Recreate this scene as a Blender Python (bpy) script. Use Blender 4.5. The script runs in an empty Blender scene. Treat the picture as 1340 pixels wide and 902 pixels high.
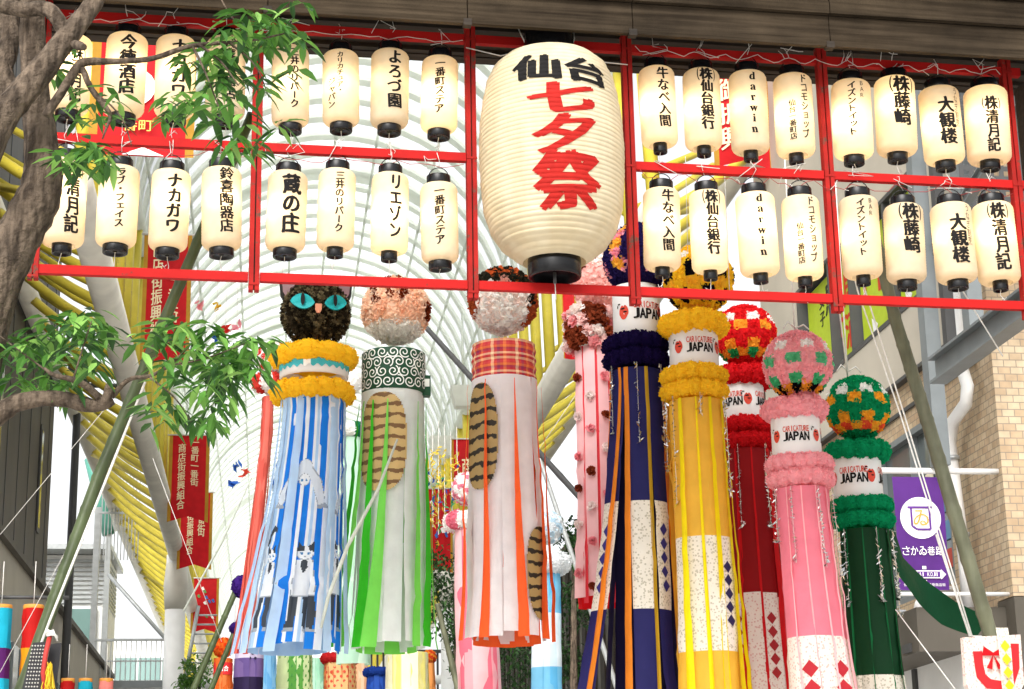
import bpy, bmesh, math, random
from mathutils import Vector
from math import sin, cos, pi, radians as R_, sqrt, atan2
random.seed(7)
SC = bpy.context.scene
COL = SC.collection

# ------------------------------------------------------------------ camera, sky, sun, exposure
FPX = 2425.0
YAW, PITCH, ROLL = R_(10.551), R_(15.735), R_(-1.07)
CAM = Vector((0, 0, 1.6))
FW = Vector((sin(YAW) * cos(PITCH), cos(YAW) * cos(PITCH), sin(PITCH)))
_r0 = Vector((cos(YAW), -sin(YAW), 0)); _u0 = _r0.cross(FW)
RT = _r0 * cos(ROLL) + _u0 * sin(ROLL)
UP = _u0 * cos(ROLL) - _r0 * sin(ROLL)
cd = bpy.data.cameras.new('camera'); cam = bpy.data.objects.new('camera', cd); COL.objects.link(cam)
from mathutils import Matrix
cam.matrix_world = Matrix(((RT.x, UP.x, -FW.x, CAM.x), (RT.y, UP.y, -FW.y, CAM.y), (RT.z, UP.z, -FW.z, CAM.z), (0, 0, 0, 1)))
cd.sensor_width = 36.0; cd.lens = 36.0 * FPX / 1340.0; cd.clip_end = 2000; cd.clip_start = .1
SC.camera = cam
SUN_EL, SUN_AZ = R_(42), R_(203)      # azimuth clockwise from +Y: high, behind the camera, a little to the left
w = bpy.data.worlds.new('World'); SC.world = w; w.use_nodes = True
nt = w.node_tree; bg = nt.nodes['Background']
sky = nt.nodes.new('ShaderNodeTexSky'); sky.sky_type = 'NISHITA'; sky.sun_disc = False
sky.sun_elevation = SUN_EL; sky.sun_rotation = SUN_AZ; sky.dust_density = 4; sky.air_density = 1.2
hs = nt.nodes.new('ShaderNodeHueSaturation'); hs.inputs['Saturation'].default_value = .12
nt.links.new(sky.outputs[0], hs.inputs['Color']); nt.links.new(hs.outputs[0], bg.inputs[0])
bg.inputs[1].default_value = .15
sl = bpy.data.lights.new('sun', 'SUN'); sl.energy = 1.05; sl.angle = R_(40); sl.color = (1, .95, .88)
so = bpy.data.objects.new('sun', sl); COL.objects.link(so)
sd = Vector((sin(SUN_AZ) * cos(SUN_EL), cos(SUN_AZ) * cos(SUN_EL), sin(SUN_EL)))
so.rotation_euler = sd.to_track_quat('Z', 'Y').to_euler(); so.location = (0, -10, 30)
SC.view_settings.view_transform = 'Standard'; SC.view_settings.look = 'None'
SC.view_settings.gamma = 1; SC.view_settings.use_curve_mapping = False
SC.view_settings.exposure = .96
SC.cycles.max_bounces = 8; SC.cycles.transparent_max_bounces = 12
SC.cycles.use_denoising = True
SC.cycles.sample_clamp_indirect = 6

# ------------------------------------------------------------------ coordinates
AX = R_(2.9)                              # the arcade runs 2.9 degrees right of the gate's normal
AU = Vector((cos(AX), -sin(AX), 0)); AS = Vector((sin(AX), cos(AX), 0))
def G(u, s, z): return AU * u + AS * s + Vector((0, 0, z))    # arcade coordinates: across, along, up
def ray(px, py): return FW * FPX + RT * (px - 670) + UP * (451 - py)
def at(px, py, Y):
    d = ray(px, py); return CAM + d * ((Y - CAM.y) / d.y)
def atS(px, py, s):
    d = ray(px, py); return CAM + d * (s / d.dot(AS))
def atU(px, py, u):
    d = ray(px, py); return CAM + d * (u / d.dot(AU))
def mpp(P): return (P - CAM).dot(FW) / FPX    # metres per photo pixel at P
def lin(h):
    h = h.lstrip('#'); o = []
    for i in (0, 2, 4):
        v = int(h[i:i + 2], 16) / 255; o.append(v / 12.92 if v <= .04045 else ((v + .055) / 1.055) ** 2.4)
    return tuple(o)

# ------------------------------------------------------------------ materials
def mat(name, col=None, rough=.6, var=.12, scale=6, bump=0., bscale=40, metal=0, trans=0, spec=.3, extra=None, bdist=.01):
    """Principled with noise-varied colour; col None reads the mesh's own colour attribute; trans mixes in a translucent sheet"""
    m = bpy.data.materials.new(name); m.use_nodes = True
    n = m.node_tree; b = n.nodes['Principled BSDF']; L = n.links.new
    b.inputs['Roughness'].default_value = rough; b.inputs['Metallic'].default_value = metal
    b.inputs['Specular IOR Level'].default_value = spec
    tc = n.nodes.new('ShaderNodeTexCoord')
    nz = n.nodes.new('ShaderNodeTexNoise'); nz.inputs['Scale'].default_value = scale; nz.inputs['Detail'].default_value = 5
    L(tc.outputs['Object'], nz.inputs['Vector'])
    mr = n.nodes.new('ShaderNodeMapRange'); mr.inputs[1].default_value = .3; mr.inputs[2].default_value = .7
    mr.inputs[3].default_value = 1 - var; mr.inputs[4].default_value = 1 + var
    L(nz.outputs[0], mr.inputs[0])
    mx = n.nodes.new('ShaderNodeMix'); mx.data_type = 'RGBA'; mx.blend_type = 'MULTIPLY'; mx.inputs[0].default_value = 1
    if col is None:
        a = n.nodes.new('ShaderNodeAttribute'); a.attribute_name = 'Col'; L(a.outputs['Color'], mx.inputs[6])
    else: mx.inputs[6].default_value = (*col, 1)
    L(mr.outputs[0], mx.inputs[7])
    out = mx.outputs[2]
    if extra: out = extra(n, tc, out)
    L(out, b.inputs['Base Color'])
    if bump:
        n2 = n.nodes.new('ShaderNodeTexNoise'); n2.inputs['Scale'].default_value = bscale; n2.inputs['Detail'].default_value = 6
        L(tc.outputs['Object'], n2.inputs['Vector'])
        bp = n.nodes.new('ShaderNodeBump'); bp.inputs['Strength'].default_value = bump; bp.inputs['Distance'].default_value = bdist
        L(n2.outputs[0], bp.inputs['Height']); L(bp.outputs[0], b.inputs['Normal'])
    if trans:
        t = n.nodes.new('ShaderNodeBsdfTranslucent'); L(out, t.inputs['Color'])
        ms = n.nodes.new('ShaderNodeMixShader'); ms.inputs[0].default_value = trans
        L(b.outputs[0], ms.inputs[1]); L(t.outputs[0], ms.inputs[2])
        L(ms.outputs[0], n.nodes['Material Output'].inputs['Surface'])
    return m

def stretched(sx, sy, sz, amt, dark=(.5, .45, .4)):
    """grain or streaks: noise stretched along one axis, multiplied over the colour"""
    def f(n, tc, out):
        mp = n.nodes.new('ShaderNodeMapping'); mp.inputs['Scale'].default_value = (sx, sy, sz)
        n.links.new(tc.outputs['Object'], mp.inputs[0])
        z = n.nodes.new('ShaderNodeTexNoise'); z.inputs['Scale'].default_value = 1; z.inputs['Detail'].default_value = 8
        n.links.new(mp.outputs[0], z.inputs['Vector'])
        cr = n.nodes.new('ShaderNodeValToRGB'); cr.color_ramp.elements[0].position = .38; cr.color_ramp.elements[1].position = .62
        cr.color_ramp.elements[0].color = (*dark, 1); cr.color_ramp.elements[1].color = (1, 1, 1, 1)
        n.links.new(z.outputs[0], cr.inputs[0])
        x = n.nodes.new('ShaderNodeMix'); x.data_type = 'RGBA'; x.blend_type = 'MULTIPLY'; x.inputs[0].default_value = amt
        n.links.new(out, x.inputs[6]); n.links.new(cr.outputs[0], x.inputs[7])
        return x.outputs[2]
    return f
def worn(thr, col, scale=14):
    """chips and rust: a second colour where fine noise passes a threshold"""
    def f(n, tc, out):
        z = n.nodes.new('ShaderNodeTexNoise'); z.inputs['Scale'].default_value = scale; z.inputs['Detail'].default_value = 9; z.inputs['Roughness'].default_value = .7
        n.links.new(tc.outputs['Object'], z.inputs['Vector'])
        r = n.nodes.new('ShaderNodeMapRange'); r.inputs[1].default_value = thr; r.inputs[2].default_value = thr + .06
        n.links.new(z.outputs[0], r.inputs[0])
        x = n.nodes.new('ShaderNodeMix'); x.data_type = 'RGBA'
        n.links.new(r.outputs[0], x.inputs[0]); n.links.new(out, x.inputs[6]); x.inputs[7].default_value = (*col, 1)
        return x.outputs[2]
    return f
def dotted(bg_, dot, scale, size):
    def f(n, tc, out):
        v = n.nodes.new('ShaderNodeTexVoronoi'); v.inputs['Scale'].default_value = scale
        n.links.new(tc.outputs['Object'], v.inputs['Vector'])
        r = n.nodes.new('ShaderNodeMath'); r.operation = 'LESS_THAN'; r.inputs[1].default_value = size
        n.links.new(v.outputs['Distance'], r.inputs[0])
        x = n.nodes.new('ShaderNodeMix'); x.data_type = 'RGBA'
        n.links.new(r.outputs[0], x.inputs[0]); n.links.new(out, x.inputs[6]); x.inputs[7].default_value = (*dot, 1)
        return x.outputs[2]
    return f
def brickmat(name, c1, c2, mortar, w_, h_, m_=.006):
    def f(n, tc, out):
        b = n.nodes.new('ShaderNodeTexBrick'); b.inputs['Scale'].default_value = 1
        b.inputs['Brick Width'].default_value = w_; b.inputs['Row Height'].default_value = h_
        b.inputs['Mortar Size'].default_value = m_; b.inputs['Mortar Smooth'].default_value = .1; b.inputs['Bias'].default_value = -.1
        b.inputs['Color1'].default_value = (*c1, 1); b.inputs['Color2'].default_value = (*c2, 1); b.inputs['Mortar'].default_value = (*mortar, 1)
        n.links.new(tc.outputs['UV'], b.inputs['Vector'])
        x = n.nodes.new('ShaderNodeMix'); x.data_type = 'RGBA'; x.blend_type = 'MULTIPLY'; x.inputs[0].default_value = 1
        n.links.new(out, x.inputs[6]); n.links.new(b.outputs['Color'], x.inputs[7])
        return x.outputs[2]
    return mat(name, (1, 1, 1), rough=.55, var=.12, scale=9, extra=f)

MT = {}
MT['paint'] = mat('painted', None, .55, .06, 12)
MT['tissue'] = mat('tissue_paper', None, .85, .07, 30, trans=.5, spec=.05)
MT['strip'] = mat('streamer_paper', None, .6, .07, 7, bump=.5, bscale=14, trans=.35, spec=.15)
MT['floral'] = mat('dotted_washi', lin('e9e3d6'), .7, .04, 10, trans=.2, extra=dotted(0, lin('c2bba8'), 48, .36))
MT['floral_pink'] = mat('dotted_pink_washi', lin('ecdfd6'), .7, .04, 10, trans=.2, extra=dotted(0, lin('dcb3aa'), 46, .33))
MT['foil'] = mat('silver_foil', (.8, .8, .78), .18, .1, 30, metal=1)
MT['black'] = mat('black_lacquer', (.006, .006, .007), .25, .2, 10, spec=.3)
MT['ink'] = mat('black_ink', (.012, .011, .011), .7, .2, 20, spec=.1)
MT['redink'] = mat('red_ink', (.36, .016, .012), .7, .12, 14, spec=.1)
MT['white'] = mat('white_paint', (.78, .78, .76), .45, .05, 3)
MT['plastic'] = mat('white_band', (.8, .79, .78), .35, .03, 5, trans=.15)
MT['red'] = mat('red_frame_paint', (.40, .010, .009), .6, .12, 4, extra=worn(.66, (.1, .035, .022), 9), bump=.15, bscale=30, spec=.12)
MT['redpost'] = mat('weathered_red_post', (.31, .014, .011), .65, .18, 5, extra=worn(.57, (.10, .05, .035), 8), bump=.2, bscale=30, spec=.12)
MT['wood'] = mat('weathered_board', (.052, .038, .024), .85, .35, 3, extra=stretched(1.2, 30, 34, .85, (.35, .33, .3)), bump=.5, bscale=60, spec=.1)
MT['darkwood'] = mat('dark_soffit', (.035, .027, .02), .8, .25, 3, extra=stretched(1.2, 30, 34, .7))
MT['steel'] = mat('grey_steel', (.19, .21, .215), .45, .1, 4, metal=.2)
MT['darksteel'] = mat('dark_steel', (.06, .06, .06), .5, .1, 4)
MT['galv'] = mat('galvanised_steel', (.42, .44, .44), .4, .1, 6, metal=.4)
MT['yellow'] = mat('yellow_steel', (.60, .49, .05), .45, .12, 3, extra=worn(.62, (.34, .28, .08), 3))
MT['cream'] = mat('cream_steel', (.70, .68, .60), .45, .1, 2)
MT['rib'] = mat('arch_rib', (.85, .88, .83), .5, .05, 2, trans=.52)
MT['bark'] = mat('bark', (.15, .112, .08), .9, .3, 9, extra=stretched(34, 34, 6, .9, (.22, .2, .18)), bump=1., bscale=30, bdist=.035)
MT['leaf'] = mat('leaf', None, .45, .22, 5, trans=.28, spec=.35)
MT['bamboo'] = mat('bamboo', (.075, .10, .042), .4, .25, 5, extra=stretched(16, 16, 1.5, .6, (.45, .5, .35)))
MT['bamboo_dry'] = mat('dry_bamboo', (.15, .155, .10), .45, .25, 5, extra=stretched(16, 16, 1.5, .6, (.5, .5, .42)))
MT['rope'] = mat('white_rope', (.7, .69, .65), .8, .1, 30)
MT['wire'] = mat('wire', (.62, .6, .56), .5, .15, 30)
MT['redwire'] = mat('red_wire', (.3, .03, .03), .5, .15, 30)
MT['concrete'] = mat('beige_render', (.46, .42, .345), .8, .08, 1.2, bump=.1)
MT['glass'] = mat('window_glass', (.09, .11, .11), .08, .2, .7, spec=.8)
MT['darkpanel'] = mat('brown_cladding', (.10, .088, .07), .6, .12, 1, extra=stretched(2, 2, .3, .4, (.7, .68, .65)))
MT['pave'] = mat('paving', (.58, .56, .53), .8, .12, .4, bump=.1)
MT['brick'] = brickmat('tan_tile_brick', (.50, .39, .25), (.40, .27, .16), (.23, .19, .14), .128, .072, .005)
MT['brick2'] = brickmat('pale_tile_brick', (.54, .43, .29), (.43, .30, .18), (.26, .21, .155), .128, .072, .005)
MT['cloth'] = mat('banner_cloth', None, .7, .1, 5, trans=.3, bump=.15, bscale=6)
MT['rubber'] = mat('black_mesh', (.03, .03, .033), .6, .1, 20)

def lantern_paper(name, col, trans):
    def per_object(n, tc, out):          # each shade has aged a little differently
        oi = n.nodes.new('ShaderNodeObjectInfo'); r = n.nodes.new('ShaderNodeMapRange'); r.inputs[3].default_value = .88; r.inputs[4].default_value = 1.06
        n.links.new(oi.outputs['Random'], r.inputs[0])
        x = n.nodes.new('ShaderNodeMix'); x.data_type = 'RGBA'; x.blend_type = 'MULTIPLY'; x.inputs[0].default_value = 1
        n.links.new(out, x.inputs[6]); n.links.new(r.outputs[0], x.inputs[7]); return x.outputs[2]
    return mat(name, col, .65, .09, 11, trans=trans, spec=.2, extra=per_object, bump=.12, bscale=14)
MT['lpaper'] = lantern_paper('lantern_paper', (.80, .70, .53), .5)
MT['biglpaper'] = mat('big_lantern_paper', (.74, .65, .465), .7, .07, 4, trans=.25, spec=.15, extra=stretched(7, 7, .8, .35, (.78, .68, .5)))
gl = bpy.data.materials.new('roof_glazing'); gl.use_nodes = True
_n = gl.node_tree; _n.nodes.remove(_n.nodes['Principled BSDF'])
_t = _n.nodes.new('ShaderNodeBsdfTransparent'); _t.inputs[0].default_value = (.95, .97, .96, 1)
_l = _n.nodes.new('ShaderNodeBsdfTranslucent'); _l.inputs[0].default_value = (.9, .92, .9, 1)
_m = _n.nodes.new('ShaderNodeMixShader'); _m.inputs[0].default_value = .45
_n.links.new(_t.outputs[0], _m.inputs[1]); _n.links.new(_l.outputs[0], _m.inputs[2]); _n.links.new(_m.outputs[0], _n.nodes['Material Output'].inputs[0])
MT['glazing'] = gl
em = bpy.data.materials.new('bulb_glow'); em.use_nodes = True
em.node_tree.nodes['Principled BSDF'].inputs['Emission Color'].default_value = (1, .72, .38, 1)
em.node_tree.nodes['Principled BSDF'].inputs['Emission Strength'].default_value = 6
MT['bulb'] = em

# ------------------------------------------------------------------ mesh collecting
class MB:
    def __init__(s): s.v = []; s.f = []; s.c = []; s.m = []; s.uv = []; s.smooth = True
    def add(s, vs, fs, col=(1, 1, 1), m=None, uvs=None):
        o = len(s.v); s.v.extend([Vector(p) for p in vs])
        for i, f in enumerate(fs):
            s.f.append([o + k for k in f]); s.c.append(col[i] if isinstance(col, list) else col); s.m.append(m[i] if isinstance(m, list) else m)
            s.uv.append(None if uvs is None else [uvs[k] for k in f])
    def box(s, a, b, col=(1, 1, 1), m=None, fr=None):
        """box between corners a and b in axes fr (function of 3 numbers, default world)"""
        fr = fr or (lambda x, y, z: Vector((x, y, z)))
        vs = [fr(x, y, z) for z in (a[2], b[2]) for y in (a[1], b[1]) for x in (a[0], b[0])]
        raw = [(x, y, z) for z in (a[2], b[2]) for y in (a[1], b[1]) for x in (a[0], b[0])]
        fs = [(0, 2, 3, 1), (4, 5, 7, 6), (0, 1, 5, 4), (2, 6, 7, 3), (0, 4, 6, 2), (1, 3, 7, 5)]
        o = len(s.v); s.v.extend(vs)
        for k, f in enumerate(fs):
            s.f.append([o + i for i in f]); s.c.append(col); s.m.append(m)
            ax = (0, 1) if k < 2 else ((0, 2) if k < 4 else (1, 2))
            s.uv.append([(raw[i][ax[0]], raw[i][ax[1]]) for i in f])
    def obox(s, c, x, y, z, col=(1, 1, 1), m=None):
        """oriented box: centre and three half axes"""
        s.box((-1, -1, -1), (1, 1, 1), col, m, lambda a, b, d: c + x * a + y * b + z * d)
    def tube(s, pts, rad, n=8, col=(1, 1, 1), m=None, cap=True, jit=0):
        pts = [Vector(p) for p in pts]
        if not isinstance(rad, (list, tuple)): rad = [rad] * len(pts)
        o = len(s.v); up = None
        for i, p in enumerate(pts):
            t = (pts[min(i + 1, len(pts) - 1)] - pts[max(i - 1, 0)]).normalized()
            if up is None: up = t.orthogonal().normalized()
            up = (up - t * up.dot(t)); up = up.normalized() if up.length > 1e-6 else t.orthogonal().normalized()
            sd_ = t.cross(up)
            for k in range(n):
                a = 2 * pi * k / n; r = rad[i] * (1 + (random.uniform(-jit, jit) if jit else 0))
                s.v.append(p + (up * cos(a) + sd_ * sin(a)) * r)
        for i in range(len(pts) - 1):
            for k in range(n):
                a = o + i * n + k; b = o + i * n + (k + 1) % n
                s.f.append([a, b, b + n, a + n]); s.c.append(col); s.m.append(m); s.uv.append(None)
        if cap:
            s.f.append([o + k for k in range(n)][::-1]); s.c.append(col); s.m.append(m); s.uv.append(None)
            e = o + (len(pts) - 1) * n
            s.f.append([e + k for k in range(n)]); s.c.append(col); s.m.append(m); s.uv.append(None)
    def lathe(s, C, prof, n=32, col=(1, 1, 1), m=None, capt=False, capb=False):
        o = len(s.v)
        for r, z in prof:
            for k in range(n):
                a = 2 * pi * k / n; s.v.append(C + Vector((r * cos(a), r * sin(a), z)))
        for i in range(len(prof) - 1):
            for k in range(n):
                a = o + i * n + k; b = o + i * n + (k + 1) % n
                s.f.append([a, b, b + n, a + n]); s.c.append(col); s.m.append(m); s.uv.append(None)
        for flag, i in ((capt, len(prof) - 1), (capb, 0)):
            if flag: s.f.append([o + i * n + k for k in range(n)]); s.c.append(col); s.m.append(m); s.uv.append(None)
    def grid(s, fn, nu, nv, col=(1, 1, 1), m=None, uvf=None, keep=None):
        """sheet fn(a,b), a,b in 0..1; col may be a function of the cell's (a,b)"""
        o = len(s.v)
        for j in range(nv + 1):
            for i in range(nu + 1): s.v.append(fn(i / nu, j / nv))
        for j in range(nv):
            for i in range(nu):
                if keep and not keep((i + .5) / nu, (j + .5) / nv): continue
                k = o + j * (nu + 1) + i
                s.f.append([k, k + 1, k + nu + 2, k + nu + 1])
                s.c.append(col((i + .5) / nu, (j + .5) / nv) if callable(col) else col)
                s.m.append(m((i + .5) / nu, (j + .5) / nv) if callable(m) else m)
                s.uv.append(None if not uvf else [uvf((i + a) / nu, (j + b) / nv) for a, b in ((0, 0), (1, 0), (1, 1), (0, 1))])
    def build(s, name, m=None, parent=None, loc=None, smooth=None):
        """ONE mesh object; vertices are in world space, shifted to the parent thing's base"""
        base = BASE.get(parent.name) if parent else None
        off = base if base is not None else (Vector(loc) if loc is not None else Vector((0, 0, 0)))
        me = bpy.data.meshes.new(name); me.from_pydata([tuple(p - off) for p in s.v], [], s.f)
        keys = []
        for k in s.m:
            k = k or m
            if k not in keys: keys.append(k)
        for k in keys: me.materials.append(MT[k])
        ca = me.color_attributes.new('Col', 'FLOAT_COLOR', 'CORNER')
        cl = []; uvl = []; anyuv = any(u is not None for u in s.uv)
        for f, c, u in zip(s.f, s.c, s.uv):
            cl.extend([c[0], c[1], c[2], 1.] * len(f))
            if anyuv:
                for q in (u or [(0, 0)] * len(f)): uvl.extend(q)
        ca.data.foreach_set('color', cl)
        if anyuv: me.uv_layers.new(name='UVMap').data.foreach_set('uv', uvl)
        me.polygons.foreach_set('material_index', [keys.index(k or m) for k in s.m])
        sm = s.smooth if smooth is None else smooth
        me.polygons.foreach_set('use_smooth', [sm] * len(s.f)); me.update()
        o = bpy.data.objects.new(name, me); COL.objects.link(o)
        if parent: o.parent = parent; BASE[o.name] = off
        else: o.location = off
        return o
BASE = {}
def thing(name, label, cat, loc, group=None):
    o = bpy.data.objects.new(name, None); COL.objects.link(o); o.location = loc; o.empty_display_size = .1
    BASE[o.name] = Vector(loc); o['label'] = label; o['category'] = cat
    if group: o['group'] = group
    return o
def tag(o, label=None, cat=None, group=None, kind=None):
    if label: o['label'] = label
    if cat: o['category'] = cat
    if group: o['group'] = group
    if kind: o['kind'] = kind
    return o
def copy_tree(o, parent=None):
    c = o.copy(); COL.objects.link(c); c.parent = parent
    if o.name in BASE: BASE[c.name] = BASE[o.name]
    for ch in list(o.children): copy_tree(ch, c)
    return c

# ------------------------------------------------------------------ lettering
_GC = {}
def glyph(ch, bold=.0):
    if (ch, bold) in _GC: return _GC[ch, bold]
    c = bpy.data.curves.new('letter', 'FONT'); c.body = ch; c.size = 1; c.offset = bold; c.resolution_u = 3
    o = bpy.data.objects.new('letter', c); COL.objects.link(o)
    dg = bpy.context.evaluated_depsgraph_get(); dg.update()
    e = o.evaluated_get(dg); me = e.to_mesh()
    vs = [(v.co.x, v.co.y) for v in me.vertices]; fs = [tuple(p.vertices) for p in me.polygons]
    e.to_mesh_clear(); bpy.data.objects.remove(o); bpy.data.curves.remove(c)
    xs = [v[0] for v in vs] or [0, 1]; ys = [v[1] for v in vs] or [0, 1]
    r = (vs, fs, min(xs), max(xs), min(ys), max(ys)); _GC[ch, bold] = r
    return r
def put_text(mb, items, surf, col=(1, 1, 1), m=None, step=.02, stepy=None, bold=.02, brush=0., lift=.00025):
    """items: (char, cx, cy, width, height, mode) on the flat; mode 'em' keeps the em square, 'fit' fits the box, 'rot' turns a long-vowel bar upright.
    surf(x, y) lays the flat onto the surface"""
    for it in items:
        ch, cx, cy, wd, hg, mode = it
        vs, fs, x0, x1, y0, y1 = glyph(ch)
        if not vs: continue
        bm = bmesh.new()
        xc = (x0 + x1) / 2; yc = (y0 + y1) / 2
        pts = []
        for x, y in vs:
            if mode == 'fit': X = (x - xc) / max(x1 - x0, 1e-3) * wd; Yv = (y - yc) / max(y1 - y0, 1e-3) * hg
            elif mode == 'rot': X = -(y - yc) * wd; Yv = (x - xc) * hg
            else: X = (x - xc) * wd; Yv = (y - .36) * hg
            if brush: Yv += X * brush + .03 * wd * sin(X / wd * 5 + cx * 90); X += Yv * brush * -.5 + .02 * wd * sin(Yv / hg * 6 + cy * 70)
            pts.append((cx + X, cy + Yv, 0))
        bv = [bm.verts.new(p) for p in pts]
        for f in fs:
            try: bm.faces.new([bv[i] for i in f])
            except ValueError: pass
        for ax, st in ((0, step), (1, stepy)):
            if not st: continue
            lo = min(p[ax] for p in pts); hi = max(p[ax] for p in pts); k = math.floor(lo / st) + 1
            while k * st < hi:
                n = [0, 0, 0]; n[ax] = 1; c0 = [0, 0, 0]; c0[ax] = k * st
                bmesh.ops.bisect_plane(bm, geom=bm.verts[:] + bm.edges[:] + bm.faces[:], plane_co=c0, plane_no=n); k += 1
        bm.verts.index_update()
        q = [(v.co.x, v.co.y) for v in bm.verts]; ff = [[v.index for v in f.verts] for f in bm.faces]
        bx, by = bold * wd, bold * hg * .55
        for j, (dx, dy) in enumerate(((0, 0), (-bx, by * .3), (bx, -by * .3), (bx * .4, by), (-bx * .4, -by)) if bold > 0 else ((0, 0),)):
            cc = [surf(x + dx, y + dy) for x, y in q]
            if j:
                e = Vector((0, -lift * j, 0)); cc = [p + e for p in cc]
            mb.add(cc, ff, col, m)
        bm.free()
def column(text, cx, top, bot, maxw, squeeze=1.):
    """a vertical line of characters between top and bot; (株) shares one cell"""
    cells = []; i = 0
    while i < len(text):
        if text[i] == '(': cells.append(text[i:i + 3]); i += 3
        else: cells.append(text[i]); i += 1
    n = len(cells); h = (top - bot) / n; out = []
    for k, c in enumerate(cells):
        y = top - h * (k + .5); s = min(maxw, h * 1.08)
        if len(c) == 3:
            out += [('(', cx - s * .62, y, s * .16, s * 1.0, 'fit'), (c[1], cx, y, s, h * 1.05, 'em'), (')', cx + s * .62, y, s * .16, s * 1.0, 'fit')]
        elif c == 'ー': out.append((c, cx, y, s, h * .95, 'rot'))
        elif c in 'ッョャュェづ' and c != 'づ': out.append((c, cx + s * .06, y + h * .1, s, h, 'em'))
        else: out.append((c, cx, y, s * squeeze, h * 1.04, 'em'))
    return out
def row(text, cx, cy, width, height):
    n = len(text); w_ = width / n
    return [(c, cx - width / 2 + w_ * (i + .5), cy, w_ * (.9 if c not in 'I1' else .3), height, 'fit') for i, c in enumerate(text) if c != ' ']
# ================================================================== the setting
g = MB(); g.box((-400, -200, -.3), (400, 600, 0)); tag(g.build('ground', 'pave', smooth=False), 'pale grey paved shopping street', kind='structure')
PXV = lambda u, s, z: G(u, s, z)

# ------------------------------------------------------------------ right building: brick corner, beige band, poster windows
U0, SC0 = 7.05, 17.3
B = thing('corner_building', 'tan brick corner building with a beige band and green window posters', 'building', G(U0, SC0, 0))
m = MB()   # street face, brick, z bands with window hole; thick wall (0.4) running back
def wall_u(mb, s0, s1, z0, z1, mt, u=U0, t=.4):
    mb.box((u, s0, z0), (u + t, s1, z1), m=mt, fr=PXV)
S1 = 25.
wall_u(m, SC0, S1, 2.5, 4.35, 'brick'); wall_u(m, SC0, 18.35, 4.35, 6.5, 'brick'); wall_u(m, 21.6, S1, 4.35, 6.5, 'brick')
wall_u(m, 18.35, 21.6, 6.2, 6.76, 'brick'); wall_u(m, SC0, 18.35, 6.5, 6.76, 'brick'); wall_u(m, 21.6, S1, 6.5, 6.76, 'brick')
m.build('brick_wall', 'brick', B, smooth=False)
m = MB(); m.box((U0 + .001, SC0 - .4, 4.0), (U0 + 14, SC0 - .001, 16), m='brick2', fr=PXV); m.build('brick_front', 'brick2', B, smooth=False)
m = MB(); m.box((U0 - .004, SC0 - .42, 0), (U0 + 14, SC0 - .004, 3.99), m='darkpanel', fr=PXV); m.build('dark_plinth', 'darkpanel', B, smooth=False)
m = MB(); wall_u(m, SC0, S1, 6.78, 7.52, 'concrete', U0 - .05, .5); m.build('beige_band', 'concrete', B, smooth=False)
m = MB(); wall_u(m, SC0, S1, 6.42, 6.46, 'darksteel', U0 - .03, .03); wall_u(m, SC0, S1, 6.74, 6.78, 'darksteel', U0 - .09, .09); m.build('ledge', 'darksteel', B, smooth=False)
m = MB(); wall_u(m, SC0, 18.3, 7.52, 9.0, 'concrete', U0 - .05, .5); wall_u(m, 23.2, S1, 7.52, 9, 'concrete', U0 - .05, .5); wall_u(m, SC0, S1, 9.0, 16, 'concrete', U0 - .05, .5)
m.build('upper_wall', 'concrete', B, smooth=False)
# upper window with green posters
wn = MB(); wall_u(wn, 18.3, 23.2, 7.5, 7.56, 'darksteel', U0 - .06, .2); wall_u(wn, 18.3, 23.2, 8.95, 9.0, 'darksteel', U0 - .06, .2)
for s in (18.3, 19.55, 20.95, 21.75, 23.15): wall_u(wn, s, s + .05, 7.56, 8.95, 'darksteel', U0 - .055, .18)
wn = wn.build('window', 'darksteel', B, smooth=False)
p = MB(); wall_u(p, 18.35, 23.15, 7.56, 8.95, 'glass', U0 + .1, .02); p.build('pane', 'glass', wn, smooth=False)
def upanel(txts, s0, s1, z0, z1, base_col, name, parent, label):
    q = MB(); q.box((U0 + .07, s0, z0), (U0 + .085, s1, z1), base_col, 'paint', PXV)
    cs = (s0 + s1) / 2; cz = (z0 + z1) / 2
    for items, c in txts: put_text(q, items, lambda x, y: G(U0 + .066, cs - x, cz + y), c, 'paint', step=None, bold=.03)
    o = q.build(name, 'paint', parent, smooth=False); o['label'] = label
grn = lin('a9bd2c'); dk = lin('1f2417'); rd = lin('c0341f')
upanel([([('馬', .38, .34, .5, .45, 'em'), ('女', .0, .4, .24, .22, 'em'), ('子', .0, .16, .24, .22, 'em')], dk), ([('3', -.22, -.3, .3, .42, 'fit'), ('F', -.5, -.3, .22, .38, 'fit')], rd)], 21.85, 23.1, 7.6, 8.9, grn, 'poster', wn, 'green poster with black characters and a red 3F')
upanel([([('居', .05, .25, .5, .5, 'em'), ('酒', .05, -.3, .5, .5, 'em')], rd), ([('F', -.3, -.1, .22, .38, 'fit')], rd)], 21.05, 21.7, 7.6, 8.9, grn, 'poster', wn, 'green poster with large red characters')
upanel([([('1', .1, .2, .16, .7, 'fit'), ('F', -.35, .2, .3, .6, 'fit')], rd)], 19.62, 20.9, 7.6, 8.9, grn, 'poster', wn, 'green poster with a tall red numeral')
upanel([([('営', 0, .1, .5, .6, 'em')], rd)], 18.42, 19.5, 7.6, 8.9, grn, 'poster', wn, 'green poster nearest the corner')
for s, z, r in ((22.2, 7.66, .12), (21.3, 7.7, .1), (20.5, 7.72, .13), (19.3, 7.72, .14), (18.8, 7.7, .1)):
    q = MB(); q.add([G(U0 + .064, s, z - r), G(U0 + .064, s - r * 1.3, z), G(U0 + .064, s + r * .4, z + r)], [(0, 1, 2)], (1, 1, 1), 'white'); q.build('paper_triangle', 'white', wn, smooth=False)
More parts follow.
